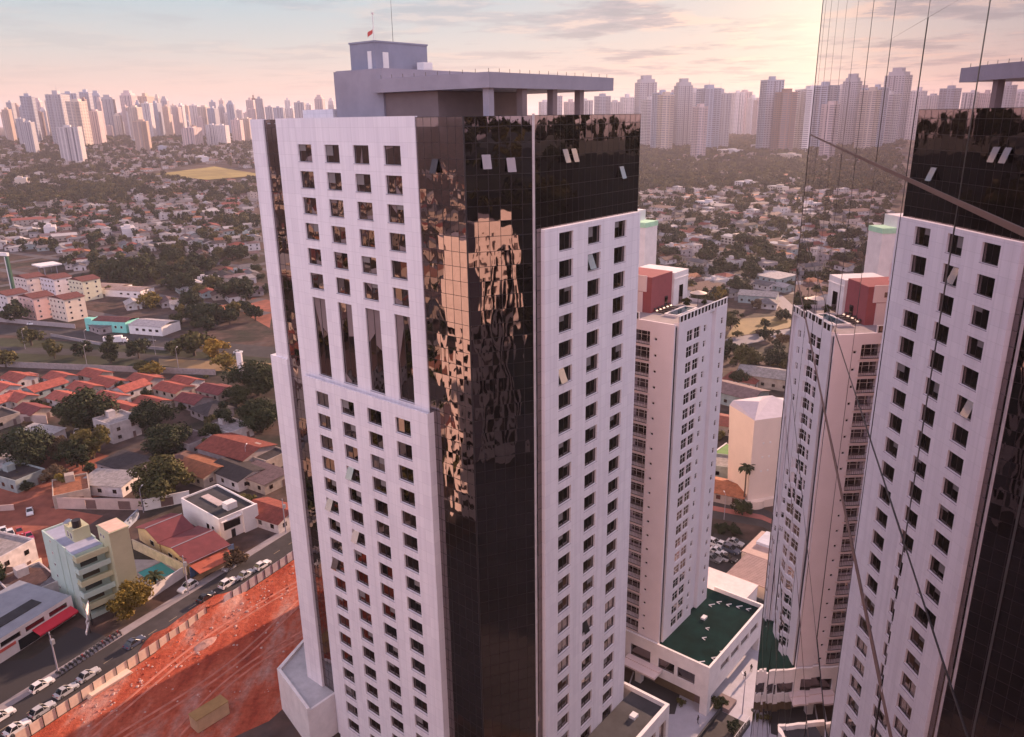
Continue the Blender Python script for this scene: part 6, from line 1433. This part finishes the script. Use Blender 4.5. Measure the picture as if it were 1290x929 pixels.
RSK = [(805, 99, 2350, 18, 'grey', 2), (815, 122, 2100, 18, 'white', 1), (829, 113, 2000, 17, 'blue-grey', 0), (834, 116, 1950, 14, 'cream', 4), (845, 115, 2200, 15, 'pinkish', 3), (853, 103, 2100, 15, 'grey', 2), (863, 111, 2300, 10, 'cream', 1), (870, 112, 2150, 12, 'white', 6), (887, 107, 1950, 20, 'blue-grey', 1), (880, 131, 1700, 12, 'pinkish', 4), (903, 114, 2000, 18, 'grey', 3), (925, 114, 3000, 11, 'white', 0), (934, 113, 3100, 12, 'pinkish', 5), (946, 121, 3000, 9, 'white', 3),
    (953, 124, 2800, 8, 'pinkish', 1), (963, 96, 1900, 18, 'blue-grey', 0), (984, 112, 1850, 17, 'brown', 4), (973, 128, 2700, 9, 'pinkish', 6), (997, 124, 2500, 9, 'pinkish', 3), (1013, 108, 1900, 26, 'white', 1), (1026, 125, 2600, 12, 'pinkish', 0), (1034, 112, 2400, 14, 'grey', 7), (785, 120, 2500, 14, 'white', 3), (770, 126, 2600, 12, 'grey', 5), (755, 118, 2400, 14, 'blue-grey', 1), (730, 124, 2500, 14, 'white', 0), (715, 126, 2500, 12, 'pinkish', 6), (695, 118, 2400, 14, 'grey', 3), (682, 126, 2600, 12, 'white', 4)]
random.seed(33)
for px, pt, di, wp, c, k in LSK:
    o = sky_tower(px, pt, di, wp, c, k); AUTO.append((o, f"{'tall' if pt < 128 else 'lower'} {c} high-rise in the {'left' if px < 340 else 'hidden middle'} skyline", 'left skyline high-rises'))
for px, pt, di, wp, c, k in RSK:
    o = sky_tower(px, pt, di, wp, c, k, rz=RZ - rad(35) + random.uniform(-.15, .15)); AUTO.append((o, f"{'tall' if pt < 114 else 'lower'} {c} high-rise in the hazy right skyline", 'right skyline high-rises'))
for k in range(135): # the many small ones between and behind
    px = random.uniform(-5, 330); pt = random.gauss(140, 9); c = random.choice(list(TCOL)); o = sky_tower(px, max(121, pt), random.uniform(2500, 4100), random.uniform(5, 9), c, random.randrange(8))
    AUTO.append((o, f"tiny {c} high-rise far back in the left skyline", 'far high-rises on the left'))
for k in range(22):
    px = random.uniform(800, 1040) if k < 16 else random.uniform(340, 420); c = random.choice(('white', 'pinkish', 'grey', 'cream')); o = sky_tower(px, random.uniform(124, 136), random.uniform(3200, 4200), random.uniform(7, 10), c, random.randrange(8))
    AUTO.append((o, f"tiny {c} high-rise far back in the right skyline" if px > 600 else f"tiny {c} high-rise far back beside the tower roof", 'far high-rises on the right'))
# middle-distance halls and low blocks in front of the skyline
HALL = [(165, 182, 26, 60, 8, 'blue-grey', 'wide bluish hall below the left skyline'), (30, 186, 26, 70, 9, 'white', 'wide pale hall at the left edge below the skyline'), (200, 192, 22, 40, 12, 'blue-grey', 'second bluish hall right of the wide one'), (120, 172, 22, 90, 6, 'tan', 'long tan hall at the foot of the left skyline'), (250, 205, 24, 44, 10, 'white', 'white stepped building beyond the dry playing field'), (20, 236, 16, 34, 12, 'cream', 'big cream box building at the left among the small roofs'), (155, 300, 14, 26, 8, 'white', 'big white box building above the maroon-roofed blocks'),
        (168, 228, 12, 20, 8, 'pinkish', 'pinkish low block in the middle of the left roofs'), (57, 300, 14, 22, 9, 'white', 'stepped white low block above the filling-station canopy'), (865, 186, 24, 60, 9, 'white', 'white low block at the foot of the right skyline, left one'), (925, 196, 22, 55, 11, 'white', 'white low block at the foot of the right skyline, middle one'), (965, 190, 22, 50, 12, 'white', 'white low block at the foot of the right skyline below the brown tower'), (1000, 203, 24, 45, 12, 'cream', 'cream low block at the right by the mirror glass edge'),
        (945, 240, 14, 30, 10, 'white', 'white terraced block beyond the roof pool, middle of the right roofs'), (895, 264, 12, 26, 7, 'white', 'white box building right of the block behind the tower'), (985, 245, 14, 26, 9, 'cream', 'cream block near the mirror glass edge'), (935, 312, 12, 30, 6, 'cream', 'long cream shed among the right roofs'), (990, 325, 12, 22, 8, 'tan', 'tan house block by the mirror glass edge')]
for px, py, d_, w_, h_, c, lab in HALL:
    p = T(px, py); t = thing('low_block', lab, 'building', tuple(p), RZ - rad(22)); wm = color_mat('low_block_wall', TCOL[c], var=.12)
    boxes('wall', wm, t, (0, 0, -2, w_ * .45, w_, h_), (w_ * .1, w_ * .2, h_, w_ * .3, w_ * .5, h_ + 2.5)); boxes('roof', grey_roof if c != 'white' else color_mat('pale_roofing', (.5, .47, .47)), t, (.5, .5, h_ + .01, w_ * .45 - .5, w_ - .5, h_ + .15))
    m = MB()
    for z in frange(1.2, h_ - 2.6, max(1, int(h_ / 3.2))):
        for k in range(int(w_ / 4)): m.box(-.05, 1 + 4 * k, z, -.005, 3.4 + 4 * k, z + 1.3)
    m.build('window', win_glass, t)

# ------------------------------------------------------------------ haze
def haze():
    m = bpy.data.materials.new('haze'); m.use_nodes = True; t = m.node_tree; t.nodes.clear(); o = N(t, 'ShaderNodeOutputMaterial'); v = N(t, 'ShaderNodeVolumePrincipled')
    v.inputs['Color'].default_value = (.95, .88, 1, 1); v.inputs['Density'].default_value = .000085; v.inputs['Anisotropy'].default_value = .2; t.links.new(v.outputs[0], o.inputs['Volume'])
    b = MB(); b.box(-14500, -14500, -1.2, 14500, 14500, 262); tag(b.build('haze', m), 'thin evening haze over the whole city', 'haze', None, 'stuff')
haze()

# ------------------------------------------------------------------ labels: make each one single out one thing
def finish_labels():
    by = {}
    for o, base, grp in AUTO:
        x, y = proj(o.matrix_world.translation if False else o.location); by.setdefault(base, []).append((x, y, o, grp))
    for base, L_ in by.items():
        L_.sort(key=lambda q: q[0])
        for k, (x, y, o, grp) in enumerate(L_):
            o['group'] = grp
            if len(L_) == 1: o['label'] = base
            elif k == len(L_) - 1 and len(L_) > 1: o['label'] = base + ', rightmost'
            else: o['label'] = base + ', ' + (ORD[k] + (' from left' if k else '') if k < 20 else f'{["twenty-first","twenty-second","twenty-third","twenty-fourth","twenty-fifth","twenty-sixth","twenty-seventh","twenty-eighth"][min(7, k - 20)]} from left')
finish_labels()
